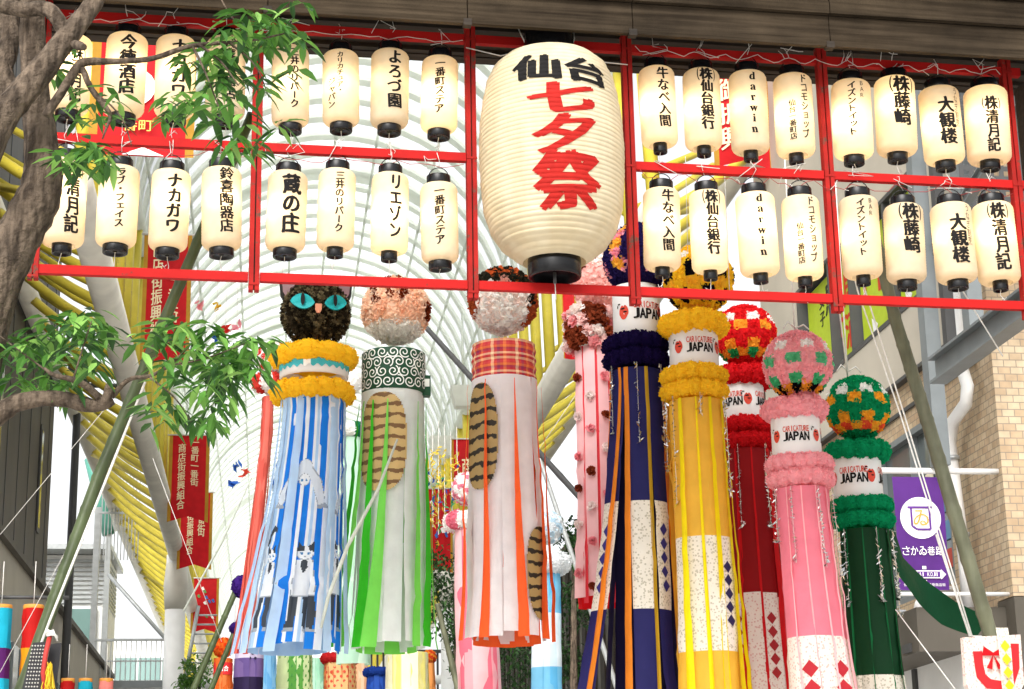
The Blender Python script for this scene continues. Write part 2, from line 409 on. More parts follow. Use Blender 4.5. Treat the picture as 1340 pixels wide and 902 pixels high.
# lower window
lw = MB(); wall_u(lw, 18.35, 21.6, 4.35, 4.42, 'steel', U0 + .0, .12); wall_u(lw, 18.35, 21.6, 6.13, 6.2, 'steel', U0, .12)
for s in (18.35, 19.4, 20.5, 21.53): wall_u(lw, s, s + .07, 4.42, 6.13, 'steel', U0 + .01, .1)
lw = lw.build('window', 'steel', B, smooth=False)
p = MB(); wall_u(p, 18.42, 21.53, 4.42, 6.13, 'glass', U0 + .09, .02); p.build('pane', 'glass', lw, smooth=False)
q = MB()
for k in range(16):
    s = 18.6 + (k % 4) * .32 + random.uniform(-.05, .05); z = 4.55 + (k // 4) * .3
    q.box((U0 + .07, s, z), (U0 + .08, s + .22, z + .2), random.choice([lin('d8d0b8'), lin('b7463a'), lin('7fa04a'), lin('d9b84a'), lin('5f87a8')]), 'paint', PXV)
q.build('window_notices', 'paint', lw, smooth=False)
aw = MB(); aw.box((U0 - .9, SC0 - .2, 3.5), (U0 - .006, S1, 3.92), m='darkpanel', fr=PXV)
for s in [SC0 + .4 * k for k in range(18)]: aw.box((U0 - .93, s, 3.52), (U0 - .9, s + .2, 3.6), m='darksteel', fr=PXV)
aw.build('awning', 'darkpanel', B, smooth=False)
sh = MB(); wall_u(sh, SC0, S1, 0, 3.5, 'white', U0 - .4, .3)
for s in (18.6, 20.0, 21.4): wall_u(sh, s, s + .1, 0, 3.49, 'darksteel', U0 - .43, .03)
sh.build('shopfront', 'white', B, smooth=False)
# drainpipe on the street face by the corner
dp = MB(); pts = [atU(px, py, U0 - .16) for px, py in ((1248, 330), (1258, 480), (1266, 505), (1264, 528), (1247, 552), (1243, 580), (1250, 640), (1262, 730), (1268, 800))]
dp.tube(pts, .065, 12, m='white'); dpo = dp.build('drainpipe', 'white', B)
for py, px in ((600, 1246), (700, 1259)):
    c = atU(px, py, U0 - .16); k = MB(); k.tube([c - Vector((0, 0, .02)), c + Vector((0, 0, .02))], .078, 12, m='galv'); k.build('bracket', 'galv', dpo)
# ------------------------------------------------------------------ grey steel frame in front of the corner
st = thing('steel_gantry', 'grey steel gantry with a long girder beside the brick corner', 'steel frame', G(6.2, 15, 0))
def ibeam(name, a, b, wx, hz, par, mt='steel'):
    d = (b - a).normalized(); sx = d.cross(Vector((0, 0, 1))).normalized(); up = sx.cross(d)
    L = (b - a).length / 2; c = (a + b) / 2; q = MB()
    q.obox(c + up * hz * .9, d * L, sx * wx, up * hz * .1, m=mt); q.obox(c - up * hz * .9, d * L, sx * wx, up * hz * .1, m=mt)
    q.obox(c, d * (L - .002), sx * wx * .16, up * hz * .8, m=mt); return q.build(name, mt, par, smooth=False)
ga = atU(1226, 486, 6.2); gb = G(6.2, 9, ga.z)
ibeam('girder', ga, gb, .085, .125, st)
def post(px0, py0, px1, py1, s, hw, par, name='post', mt='steel'):
    a = atS(px0, py0, s); b = atS(px1, py1, s); b = Vector((a.x, a.y, b.z)); q = MB()
    q.box((a.x - hw, a.y - hw, min(a.z, b.z)), (a.x + hw, a.y + hw, max(a.z, b.z)), m=mt); return q.build(name, mt, par, smooth=False)
post(1231, 610, 1214, 60, 16.9, .075, st); post(1277, 455, 1265, 60, 16.2, .075, st)
post(1244, 455, 1240, 60, 16.6, .05, st, mt='darksteel')
ibeam('brace', atS(1222, 330, 16.9), atS(1345, 130, 14.2), .045, .06, st)
q = MB(); c0 = atS(1318, 140, 16.0)
q.grid(lambda a, b: c0 + AU * (a - .5) * 1.1 + Vector((0, 0, (b - .5) * 2.6)), 22, 50, m='darksteel', keep=lambda a, b: (int(a * 22) % 2 == 0) or (int(b * 50) % 2 == 0)); q.build('mesh_panel', 'darksteel', st, smooth=False)

# ------------------------------------------------------------------ left building: brown cladding over a cream base
L_ = thing('clad_building', 'brown panelled building over a cream ground storey at far left', 'building', G(-4.9, 40, 0))
m = MB(); m.box((-14, 22, 7.62), (-4.9, 42, 22), m='darkpanel', fr=PXV); wl = m.build('clad_wall', 'darkpanel', L_, smooth=False)
q = MB()
for s in [22 + 1.6 * k for k in range(13)]: q.box((-4.9, s, 7.7), (-4.885, s + .05, 22), m='darksteel', fr=PXV)
q.build('panel_joint', 'darksteel', wl, smooth=False)
for s in (33.3, 39.6):
    q = MB(); q.box((-4.898, s, 8.6), (-4.86, s + .45, 10.9), m='darksteel', fr=PXV); q.box((-4.86, s + .08, 8.7), (-4.85, s + .37, 10.8), m='glass', fr=PXV); q.build('slit_window', 'darksteel', L_, smooth=False)
m = MB(); m.box((-14, 18, 0), (-4.85, 60, 7.5), m='concrete', fr=PXV); m.build('cream_wall', 'concrete', L_, smooth=False)
m = MB(); m.box((-14, 18, 7.5), (-4.72, 60, 7.62), m='darkpanel', fr=PXV); m.build('coping', 'darkpanel', L_, smooth=False)
for s in (26, 34, 42, 50):
    q = MB(); q.box((-4.848, s, 2.2), (-4.82, s + 5, 5.9), m='glass', fr=PXV)
    for k in range(5): q.box((-4.82, s + 1.24 * k, 2.2), (-4.79, s + 1.24 * k + .06, 5.9), m='steel', fr=PXV)
    q.build('window', 'glass', L_, smooth=False)
# louvred white block with glass behind
W_ = thing('glazed_block', 'small white louvred block with tall green glass panes beyond the cream wall', 'building', G(-6.2, 70, 0))
m = MB(); m.box((-14, 66, 0), (-5.6, 70, 12.4), m='white', fr=PXV); m.build('wall', 'white', W_, smooth=False)
q = MB()
for k in range(10): q.box((-5.6, 66.2, 12.3 - .16 * k - .16), (-5.56, 69.8, 12.3 - .16 * k - .07), m='galv', fr=PXV)
for k in range(10): q.box((-10, 65.9, 12.3 - .16 * k - .16), (-5.7, 65.98, 12.3 - .16 * k - .07), m='galv', fr=PXV)
q.build('louvre', 'galv', W_, smooth=False)
q = MB(); MT['aqua'] = mat('green_glass', (.16, .26, .24), .12, .15, .4, spec=.6)
q.box((-9.5, 65.9, 5.5), (-5.9, 65.98, 10.5), m='aqua', fr=PXV)
for k in range(5): q.box((-9.5 + .88 * k, 65.85, 5.5), (-9.42 + .88 * k, 65.9, 10.5), m='white', fr=PXV)
q.build('window', 'aqua', W_, smooth=False)
m = MB(); m.box((-14, 64.8, 12.42), (-5.4, 70.5, 12.6), m='galv', fr=PXV); m.build('roof', 'galv', W_, smooth=False)
# far white buildings closing the street
for i, (u0, u1, s0, z1, lab) in enumerate(((-40, -5.4, 130, 17, 'far white office block left of the arcade end'), (-4, 12, 150, 19, 'far pale building seen through the end of the arcade'), (14, 50, 120, 15, 'far grey white block right of the arcade'))):
    F_ = thing('far_building', lab, 'building', G((u0 + u1) / 2, s0, 0))
    m = MB(); m.box((u0, s0, 0), (u1, s0 + 12, z1), m='white', fr=PXV); m.build('wall', 'white', F_, smooth=False)
    for r in range(5):
        q = MB(); q.box((u0 + .8, s0 - .06, 1.5 + r * 3.2), (u1 - .8, s0 - .002, 3.0 + r * 3.2), m='aqua', fr=PXV)
        k = u0 + .8
        while k < u1 - 1: q.box((k, s0 - .1, 1.5 + r * 3.2), (k + .1, s0 - .06, 3.0 + r * 3.2), m='white', fr=PXV); k += 1.6
        q.build('window', 'aqua', F_, smooth=False)
# teal canopy and steel stair tower, left distance
T_ = thing('stair_tower', 'galvanised steel stair tower with railings left of the white column', 'stair tower', G(-4.2, 58, 0))
sx, sy = -4.55, 56.
for (u, s) in ((-5.1, 56), (-2.7, 56), (-5.1, 60), (-2.7, 60)):
    q = MB(); q.box((u - .09, s - .09, 0), (u + .09, s + .09, 12.2 if u < -4 else 9), m='galv', fr=PXV); q.build('post', 'galv', T_, smooth=False)
for z in (7.05,):
    q = MB(); q.box((-5.1, 55.9, z - .2), (-2.6, 60.1, z), m='steel', fr=PXV); q.build('landing', 'steel', T_, smooth=False)
q = MB()
for k in range(17):
    u = -5 + .145 * k; q.box((u, 55.92, 7.05), (u + .03, 55.95, 8.2), m='galv', fr=PXV)
q.box((-5.1, 55.9, 8.2), (-2.6, 55.97, 8.27), m='galv', fr=PXV); q.box((-5.1, 55.9, 7.6), (-2.6, 55.97, 7.64), m='galv', fr=PXV); q.build('railing', 'galv', T_, smooth=False)
q = MB()
for k in range(12):
    u = -5 + .1 * k; q.box((u, 55.92, 10.6), (u + .03, 55.95, 13.4), m='galv', fr=PXV)
q.box((-5.1, 55.9, 12), (-3.8, 55.97, 12.06), m='galv', fr=PXV); q.build('cage', 'galv', T_, smooth=False)
q = MB(); q.tube([G(-4.9, 58, 10.5), G(-1.9, 58, 7.2)], .06, 8, m='galv'); q.build('stair_brace', 'galv', T_); q = MB(); q.tube([G(-2.6, 60, 7.2), G(-2.2, 60, 9.8)], .06, 8, m='galv')
for k in range(8): q.tube([G(-2.55 + .05 * k, 60, 7.4 + .3 * k), G(-1.95 + .05 * k, 60, 7.4 + .3 * k)], .03, 6, m='galv')
q.build('stair', 'galv', T_)
MT['teal'] = mat('teal_paint', (.10, .32, .25), .5, .1, 2)
K_ = thing('teal_canopy', 'small teal edged canopy beside the tall grey pole', 'canopy', G(-5, 62, 12))
q = MB(); q.tube([atS(118, 600, 60), atS(142, 700, 60)], .2, 6, m='teal'); q.build('edge_beam', 'teal', K_)
q = MB(); a, b, c, d = atS(118, 602, 60), atS(142, 700, 60), atS(165, 690, 64), atS(150, 610, 64); q.add([a, b, c, d, a + Vector((0, 0, .06)), b + Vector((0, 0, .06)), c + Vector((0, 0, .06)), d + Vector((0, 0, .06))], [(0, 1, 2, 3), (4, 7, 6, 5), (0, 4, 5, 1), (1, 5, 6, 2), (2, 6, 7, 3), (3, 7, 4, 0)], m='galv'); q.build('canopy_sheet', 'galv', K_, smooth=False)
q = MB(); a = atS(84, 900, 44); a.z = 0
q.tube([a, Vector((a.x, a.y, 13.2))], [.11, .09], 10, m='darksteel'); pl = tag(q.build('utility_pole', 'darksteel', loc=a), 'slim dark utility pole beside the leaning green bamboo at left', 'pole')
pts = Vector((a.x, a.y, 12.9)); q = MB(); q.tube([pts, pts + AU * 1.3], .06, 8, m='darksteel'); q.obox(pts + Vector((0, 0, .3)), AU * .25, AS * .15, Vector((0, 0, .3)), m='darksteel'); o = q.build('crossarm', 'darksteel', None, loc=a); o.parent = pl; o.location = (0, 0, 0)

# ------------------------------------------------------------------ the arcade
UL, UR, ZL, ZU, UC, RAD = -2.68, 5.4, 10.6, 13.9, 1.36, 4.04
SA, SB = 24., 104.
A = thing('arcade_roof', 'glazed barrel vault arcade on yellow steel trusses and white columns', 'arcade', G(UC, SA, 0))
def arcpt(t, s, r=RAD, dz=0): return G(UC - r * cos(t), s, ZU + r * sin(t) + dz)
NR = 26
def rib(s, rad):
    q = MB(); pts = [(UC - RAD * cos(pi * k / NR), ZU + RAD * sin(pi * k / NR), pi * k / NR) for k in range(NR + 1)]
    for k in range(NR):
        for (r0, r1) in ((RAD - .08, RAD),):
            t0, t1 = pi * k / NR, pi * (k + 1) / NR
            vs = []
            for (t, r, ds) in [(t, r, ds) for t in (t0, t1) for r in (r0, r1) for ds in (-rad, rad)]: vs.append(G(UC - r * cos(t), s + ds, ZU + r * sin(t)))
            q.add(vs, [(0, 1, 5, 4), (2, 6, 7, 3), (0, 4, 6, 2), (1, 3, 7, 5)], m='rib')
    return q
rib0 = None
NRIB = 76
for k in range(NRIB):
    s = SA + (SB - SA) * k / (NRIB - 1)
    if rib0 is None: rib0 = rib(s, .16).build('arch_rib', 'rib', A, smooth=False); o = rib0
    else: o = rib0.copy(); COL.objects.link(o); o.parent = A; d = AS * (s - SA); o.location = d
    if k % 8 == 4: o.scale = (1, 1, 1)
for k in range(7):
    s = SA + 6 + 12.5 * k; rib(s, .26).build('main_arch', 'rib', A, smooth=False)
q = MB()
q.grid(lambda a, b: arcpt(pi * a, SA + (SB - SA) * b, RAD + .03), 36, 20, m='glazing'); q.build('glazing', 'glazing', A)
for k in (2, 5, 8, 11, 13, 15, 18, 21, 24):
    t = pi * k / NR; q = MB(); q.tube([arcpt(t, SA, RAD - .1), arcpt(t, SB, RAD - .1)], .035, 6, m='rib'); q.build('purlin', 'rib', A)
for u, z, r, n_, mt in ((UL, ZL, .24, 'chord_tube', 'cream'), (UR, ZL, .24, 'chord_tube', 'cream'), (UL, ZU, .16, 'eave_tube', 'rib'), (UR, ZU, .16, 'eave_tube', 'rib'), (UL - 2, ZL + 1.75, .2, 'outer_tube', 'cream'), (UR + 2, ZL + 1.75, .2, 'outer_tube', 'cream')):
    q = MB(); q.tube([G(u, SA, z), G(u, SB, z)], r, 12, m=mt); q.build(n_, mt, A)
web0 = {}; bm0 = {}
NB = 48; DS = (SB - SA) / NB
for side, u, sg in ((0, UL, -1), (1, UR, 1)):
    for k in range(NB):
        s = SA + DS * (k + .5)
        if k == 0:
            q = MB(); q.tube([G(u, s - .3, ZL), G(u, s + .3, ZU)], .11, 8, m='yellow'); web0[side] = q.build('web_tube', 'yellow', A)
            q = MB(); pts = []
            for j in range(7):
                t = j / 6; pts.append(G(u + sg * 2 * t, s + 1.8 * t, ZL + 1.75 * t - .10 * sin(pi * t)))
            q.tube(pts, .085, 8, m='yellow'); bm0[side] = q.build('canopy_beam', 'yellow', A)
        else:
            for src in (web0[side], bm0[side]):
                o = src.copy(); COL.objects.link(o); o.parent = A; o.location = AS * (DS * k)
                if src is web0[side] and k % 2: pass
MT['canopy'] = mat('canopy_soffit', (.11, .10, .045), .6, .15, 2)
for u, sg in ((UL, -1), (UR, 1)):
    for k in range(NB):
        if k == 0:
            q = MB(); q.tube([G(u + sg * .1, SA + 1.6, ZL + .95), G(u + sg * 1.1, SA + 2.6, ZL + 1.7), G(u + sg * 2.1, SA + 3.6, ZL + 2.6)], .06, 7, m='yellow'); ub = q.build('upper_beam', 'yellow', A)
        else:
            o = ub.copy(); COL.objects.link(o); o.parent = A; o.location = AS * (DS * k)
    for k in range(8):
        s = SA + 10 * k + 1; q = MB(); q.tube([G(u + sg * .05, s, ZL + .1), G(u + sg * 1.95, s + 3.5, ZL + 1.6)], .07, 6, m='yellow'); q.build('diagonal_brace', 'yellow', A)
for u in (UL, UR):
    for s in (55., 80., 104.):
        q = MB(); q.tube([G(u, s, 0), G(u, s, ZL)], .3, 20, m='white'); co = q.build('column', 'white', A)
        q = MB(); q.tube([G(u, s, ZL - 1.6), G(u, s, ZL - .9), G(u, s, ZL)], [.31, .36, .28], 16, m='cream'); q.build('collar', 'cream', co)
        q = MB(); q.tube([G(u, s, 7.0), G(u + (1.6 if u < 0 else -1.6), s + 3, 7.0)], .14, 10, m='white'); q.build('strut', 'white', co)
# end screen of the arcade
for z in (9.2, 10.9, 12.4):
    q = MB(); q.tube([G(UL, SB, z), G(UR, SB, z)], .18, 8, m='rib'); q.build('end_beam', 'rib', A)
# lamp shades under the right edge of the vault
MT['shade'] = mat('white_shade', (.85, .86, .82), .5, .05, 3, trans=.55)
lp0 = None
for (px, py, s) in ((606, 590, 45), (578, 655, 53), (556, 700, 63), (540, 738, 75)):
    c = atS(px, py - 70, s); k = mpp(c); sc_ = 31 * k * (1 if s < 50 else .95)
    t = thing('arcade_lamp', {45: 'white trapezoid lamp shade nearest on the right side of the vault', 53: 'second white trapezoid lamp shade along the vault edge', 63: 'third white trapezoid lamp shade along the vault edge', 75: 'farthest white trapezoid lamp shade along the vault edge'}[s], 'lamp', c, 'lamp shades under the vault edge')
    q = MB(); h = sc_ * .5
    q.add([c + AU * x * h + AS * y * h + Vector((0, 0, z * h)) for (x, y, z) in ((-1.1, -1.1, .8), (1.1, -1.1, .8), (1.1, 1.1, .8), (-1.1, 1.1, .8), (-.7, -.7, -.9), (.7, -.7, -.9), (.7, .7, -.9), (-.7, .7, -.9))], [(0, 1, 5, 4), (1, 2, 6, 5), (2, 3, 7, 6), (3, 0, 4, 7), (4, 5, 6, 7), (0, 3, 2, 1)], m='shade'); q.build('lamp_shade', 'shade', t, smooth=False)
    q = MB(); q.tube([c + Vector((0, 0, h * .8)), c + Vector((0, 0, 2.2))], .03, 6, m='rib'); q.build('stem', 'rib', t)
# dark building side and fence on the right behind the streamers
D_ = thing('dark_building', 'dark brown timber building side behind the right streamers', 'building', G(8.2, 45, 0))
m = MB(); m.box((7.6, 26, 0), (16, 75, 9.6), m='darkpanel', fr=PXV); m.build('wall', 'darkpanel', D_, smooth=False)
m = MB()
for k in range(40): m.box((7.55, 26 + k * 1.2, .2), (7.598, 26.5 + k * 1.2, 9.4), m='darkwood', fr=PXV)
m.build('board', 'darkwood', D_, smooth=False)
Fn = thing('slat_fence', 'tall dark vertical slat fence behind the bushes', 'fence', G(4.5, 62, 0))
m = MB()
for k in range(48): m.box((3.4 + k * .2, 62, 0), (3.47 + k * .2, 62.06, 8.5), m='darksteel', fr=PXV)
m.build('slat_panel', 'darksteel', Fn, smooth=False)
m = MB(); m.box((3.3, 61.9, 8.5), (13, 62.1, 8.6), m='darksteel', fr=PXV); m.build('rail', 'darksteel', Fn, smooth=False)

# ================================================================== the gate with its red frame
YF = 10.5
GZ = {0: 3.369 + 1.6, 1: 4.189 + 1.6, 2: 4.981 + 1.6}
PXS = [.416, 1.722, 2.725, 4.02, 5.294]
GT = thing('festival_gate', 'wooden roofed festival gate with a red steel lantern frame', 'gate', (2, YF, 0))
X0 = at(27, 352, YF).x; XL = at(44, 340, YF).x; XE = PXS[4] + .1
allp = [XL] + PXS
def bar(x0, x1, z, name='crossbar', mt='red'):
    q = MB(); q.box((x0, YF - .022, z - .027), (x1, YF + .022, z + .027), m=mt); q.build(name, mt, GT, smooth=False)
for zi in (0, 1, 2):
    z = GZ[zi]; e = [X0] + [p for p in PXS] + [XE]
    if zi == 1: segs = [(XL + .03, PXS[0]), (PXS[0], PXS[1]), (PXS[2], PXS[3]), (PXS[3], XE)]
    else: segs = [(X0, PXS[0]), (PXS[0], PXS[1]), (PXS[1], PXS[2]), (PXS[2], PXS[3]), (PXS[3], XE)]
    for a, b in segs: bar(a + (.034 if a in PXS else 0), b - (.034 if b in PXS else 0), z)
for i, x in enumerate(allp):
    q = MB(); z0 = GZ[0] - (.085 if i else .06); z1 = GZ[2] + .09
    q.box((x - .031, YF - .03, z0), (x - .004, YF + .03, z1), m='redpost'); q.box((x + .004, YF - .03, z0), (x + .031, YF + .03, z1), m='redpost')
    q.box((x - .004, YF - .012, z0 + .01), (x + .004, YF + .012, z1), m='darkwood')
    for zz in (GZ[0] - .04, GZ[1], GZ[2]): q.box((x - .033, YF - .034, zz - .014), (x + .033, YF - .031, zz + .0), m='redpost')
    q.build('post', 'redpost', GT, smooth=False)
# roof beam with weathered boards; the fascia is in three lengths meeting at brackets
FY = 10.1
zb = at(828, 44, FY).z; zm = at(828, 3, FY).z; zt = zm + .17
XR0 = at(-160, 20, FY).x; XR1 = at(1420, 72, FY).x
jo = [XR0] + [at(px, 30, FY).x for px in (350, 612, 828, 1085)] + [XR1]
for a, b in zip(jo[:-1], jo[1:]):
    for lo, hi, dy in ((zb, zm - .006, 0), (zm, zt, -.028), (zt + .006, zt + .24, -.055)):
        for h0, h1, dd in ((lo, lo + (hi - lo) * .46, 0), (lo + (hi - lo) * .46 + .004, hi, random.uniform(.004, .009))):
            q = MB(); q.box((a + .003, FY + dy + dd, h0 + random.uniform(-.002, .002)), (b - .003, FY + dy + .04, h1), m='wood'); q.build('fascia_board', 'wood', GT, smooth=False)
q = MB(); zs = at(828, 66, YF).z + .035
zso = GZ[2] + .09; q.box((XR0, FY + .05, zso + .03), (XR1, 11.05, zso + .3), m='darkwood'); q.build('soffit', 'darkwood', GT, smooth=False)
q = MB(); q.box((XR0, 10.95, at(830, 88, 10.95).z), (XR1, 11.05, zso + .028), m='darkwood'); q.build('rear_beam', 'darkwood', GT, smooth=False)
for k in range(5):
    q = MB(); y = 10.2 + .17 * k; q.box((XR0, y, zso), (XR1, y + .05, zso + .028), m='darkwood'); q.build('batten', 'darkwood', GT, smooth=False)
for x in (jo[1:-1]):
    q = MB(); q.box((x - .025, FY - .006, zb - .012), (x + .025, FY + .048, zb + .03), m='darkwood'); q.build('bracket', 'darksteel', GT, smooth=False)
q = MB(); q.add([Vector((x, y, z)) for x in (XR0 - .3, XR1 + .3) for (y, z) in ((FY - .35, zt + .26), (10.6, zt + .75), (11.6, zt + .26), (10.6, zt + .35))], [(0, 4, 5, 1), (1, 5, 6, 2), (2, 6, 7, 3), (3, 7, 4, 0), (0, 1, 2, 3), (4, 7, 6, 5)], m='darkwood'); q.build('roof', 'darkwood', GT, smooth=False)
for x in (XR0 + .1, XR1 - .1):
    q = MB(); q.box((x - .14, 10.36, 0), (x + .14, 10.64, zb + .02), m='darkwood'); q.build('pillar', 'darkwood', GT, smooth=False)
# ================================================================== lanterns
LG = 'paper lanterns hung on the red frame'
SH, SW = .48, .23          # paper height and width of the model lantern
PROF = []
for k in range(0, 57):
    t = k / 56; z = (t - .5) * SH
    e = min(t, 1 - t) * SH
    r = SW / 2 * (1 if e > .045 else (.60 + .40 * sqrt(max(0, 1 - (1 - e / .045) ** 2))))
    PROF.append((r - (.0011 if k % 2 else 0), z))
def lr(z):
    e = SH / 2 - abs(z); e = max(e, 0)
    return SW / 2 * (1 if e > .045 else (.60 + .40 * sqrt(max(0, 1 - (1 - e / .045) ** 2))))
_cache = {}
def lmesh(key, fn):
    if key not in _cache: _cache[key] = fn()
    return _cache[key]
def raw(mb, name, mt, smooth=True):
    o = mb.build(name, mt, None, smooth=smooth); me = o.data; bpy.data.objects.remove(o); return me
Z0 = Vector((0, 0, 0))
def mk_paper():
    q = MB(); q.lathe(Z0, PROF, 40, m='lpaper'); return raw(q, 'paper_shade', 'lpaper')
def mk_cap(top, r, h):
    def f():
        q = MB(); s = 1 if top else -1; z = SH / 2 * s
        pr = [(r * .985, z - s * .012), (r, z - s * .01), (r, z + s * (h - .004)), (r * .97, z + s * h), (r * .8, z + s * h), (r * .78, z + s * (h - .012)), (r * .2, z + s * (h - .012))]
        q.lathe(Z0, pr, 28, m='black'); return raw(q, 'cap', 'black')
    return f
def mk_hook():
    q = MB(); pts = [Vector((.062 * cos(a), 0, SH / 2 + .045 + .06 * sin(a))) for a in [pi * k / 10 for k in range(11)]]
    q.tube(pts, .003, 6, m='black'); return raw(q, 'handle', 'black')
def mk_bulb():
    q = MB(); q.lathe(Vector((-.03, -.035, .02)), [(.001, -.03), (.018, -.025), (.028, -.008), (.026, .01), (.014, .03), (.012, .06), (.001, .06)], 14, m='bulb'); return raw(q, 'bulb', 'bulb')
def lettering(key, spec, tw):
    """spec: list of (text, centre x, top, bottom, max width) as fractions of the paper, lettered round the shade"""
    def f():
        q = MB()
        for (tx, cx, tp, bt, mw, bo) in spec:
            it = column(tx, cx * SW, (.5 - tp) * SH, (.5 - bt) * SH, mw * SW)
            put_text(q, it, lambda x, y: Vector((sin(x / (SW / 2)) * (lr(y) + .0016), -cos(x / (SW / 2)) * (lr(y) + .0016), y)), (1, 1, 1), 'ink', step=.012, bold=bo * 2.9, brush=.1)
        return raw(q, 'lettering', 'ink', False)
    return f
TX = {
 'seigetsu': [('(株)清月記', .16, .06, .92, .36, .016)],
 'seigetsu_low': [('(株)清月記', .16, .20, .95, .30, .016)],
 'sake': [('今徳酒店', .06, .08, .82, .40, .018)],
 'naka': [('ナカガワ', .08, .1, .86, .40, .018)],
 'suzu': [('鈴喜陶器店', .10, .05, .86, .40, .012)],
 'kura': [('蔵の庄', .10, .10, .86, .48, .018)],
 'mitsui': [('三井のリパーク', .10, .08, .86, .34, .014)],
 'lie': [('リエゾン', .18, .06, .88, .36, .016)],
 'suteia': [('一番町ステア', .04, .09, .84, .36, .014)],
 'yorozu': [('よろづ園', .16, .06, .84, .40, .016)],
 'cari': [('カリカチュア・', .0, .08, .66, .26, .012), ('ジャパン', -.24, .44, .86, .24, .012)],
 'love': [('ラブ・フェイス', .02, .08, .84, .36, .016)],
 'gyu': [('牛なべ入間', .2, .06, .84, .40, .014)],
 'bank': [('(株)仙台銀行', .16, .04, .84, .42, .018)],
 'darwin': [('𝐝𝐚𝐫𝐰𝐢𝐧', .12, .05, .84, .42, .008)],
 'docomo': [('ドコモショップ', .3, .05, .86, .22, .012), ('仙台一番町店', -.04, .38, .88, .20, .01)],
 'bar': [('イズントイット', .06, .08, .8, .28, .014), ('BAR', .32, .06, .3, .16, -.01)],
 'fuji': [('(株)藤崎', .2, .04, .70, .44, .016)],
 'taikan': [('大観楼', .14, .2, .84, .42, .018), ('うなぎ割烹', .42, .06, .60, .14, .0)],
}
#  cx, top, bottom (paper), width, text, cap radius factor, warmth, label
ROW = [
 (92, 48, 150, 53, 'seigetsu_low', .62, 'upper row, leftmost lantern, half hidden behind the forked tree trunk'),
 (164, 46, 153, 54, 'sake', .62, 'upper row, crossed by the thin bare branch'),
 (229, 49, 154, 52, 'naka', .62, 'upper row, third from left, leaves over its lower right'),
 (295, 50, 157, 52, 'suzu', .62, 'upper row, fourth from left, almost covered by tree leaves'),
 (380, 62, 166, 49, 'mitsui', .62, 'upper row, leaf shaded lantern just right of the first full red post'),
 (446, 68, 166, 48, 'cari', .62, 'upper row, lantern with two slanting columns of small lettering'),
 (510, 67, 168, 50, 'yorozu', .62, 'upper row, lantern whose lowest character is boxed'),
 (575, 76, 174, 48, 'suteia', .62, 'upper row, lantern just left of the post beside the giant lantern'),
 (84, 210, 323, 56, 'seigetsu', .46, 'lower row, leftmost lantern overlapped by the curved trunk'),
 (154, 219, 323, 53, 'love', .62, 'lower row, second from left with a dot among its lettering'),
 (222, 224, 328, 51, 'naka', .62, 'lower row, third from left with four bold characters'),
 (290, 221, 327, 52, 'suzu', .62, 'lower row, lantern left of the first full red post'),
 (375, 226, 329, 52, 'kura', .60, 'lower row, lantern with three large characters above the black cat head'),
 (440, 223, 328, 49, 'mitsui', .44, 'lower row, lantern with seven small characters and a narrow cap'),
 (510, 228, 333, 49, 'lie', .44, 'lower row, four wide spaced characters, above the orange striped head'),
 (575, 241, 344, 49, 'suteia', .62, 'lower row, lowest hung lantern left of the giant lantern'),
 (861, 89, 193, 48, 'gyu', .38, 'upper row, first lantern right of the giant lantern'),
 (919, 92, 197, 49, 'bank', .38, 'upper row, second lantern right of the giant lantern'),
 (980, 95, 202, 50, 'darwin', .38, 'upper row, lantern with western letters stacked vertically'),
 (1039, 99, 206, 51, 'docomo', .38, 'upper row, two columns of small characters, left of a post'),
 (1115, 107, 208, 52, 'bar', .52, 'upper row, slim letters at upper right, greenish cap'),
 (1172, 103, 204, 53, 'fuji', .5, 'upper row, bracketed top character over two large ones'),
 (1232, 116, 215, 53, 'taikan', .5, 'upper row, second lantern from the right end'),
 (1292, 116, 215, 57, 'seigetsu_low', .46, 'upper row, rightmost lantern with its bulb showing brightly'),
 (866, 248, 354, 49, 'gyu', .40, 'lower row, first lantern right of the giant lantern'),
 (927, 251, 357, 48, 'bank', .38, 'lower row, second lantern right of the giant lantern'),
 (991, 254, 361, 52, 'darwin', .38, 'lower row, lantern with western letters stacked vertically'),
 (1050, 258, 366, 50, 'docomo', .38, 'lower row, two columns of small characters, left of a post'),
 (1126, 259, 364, 52, 'bar', .36, 'lower row, lantern with slim letters at its upper right'),
 (1184, 269, 370, 52, 'fuji', .5, 'lower row, bracketed top character over two large ones'),
 (1248, 268, 370, 54, 'taikan', .5, 'lower row, second lantern from the right end'),
 (1303, 267, 372, 55, 'seigetsu', .36, 'lower row, rightmost lantern with four characters beside the frame end'),
]
BLS = []
for e_ in (.9, 1.3, 1.8):
    bl = bpy.data.lights.new('bulb_light', 'POINT'); bl.energy = e_; bl.color = (1, .76, .44); bl.shadow_soft_size = .026; BLS.append(bl)
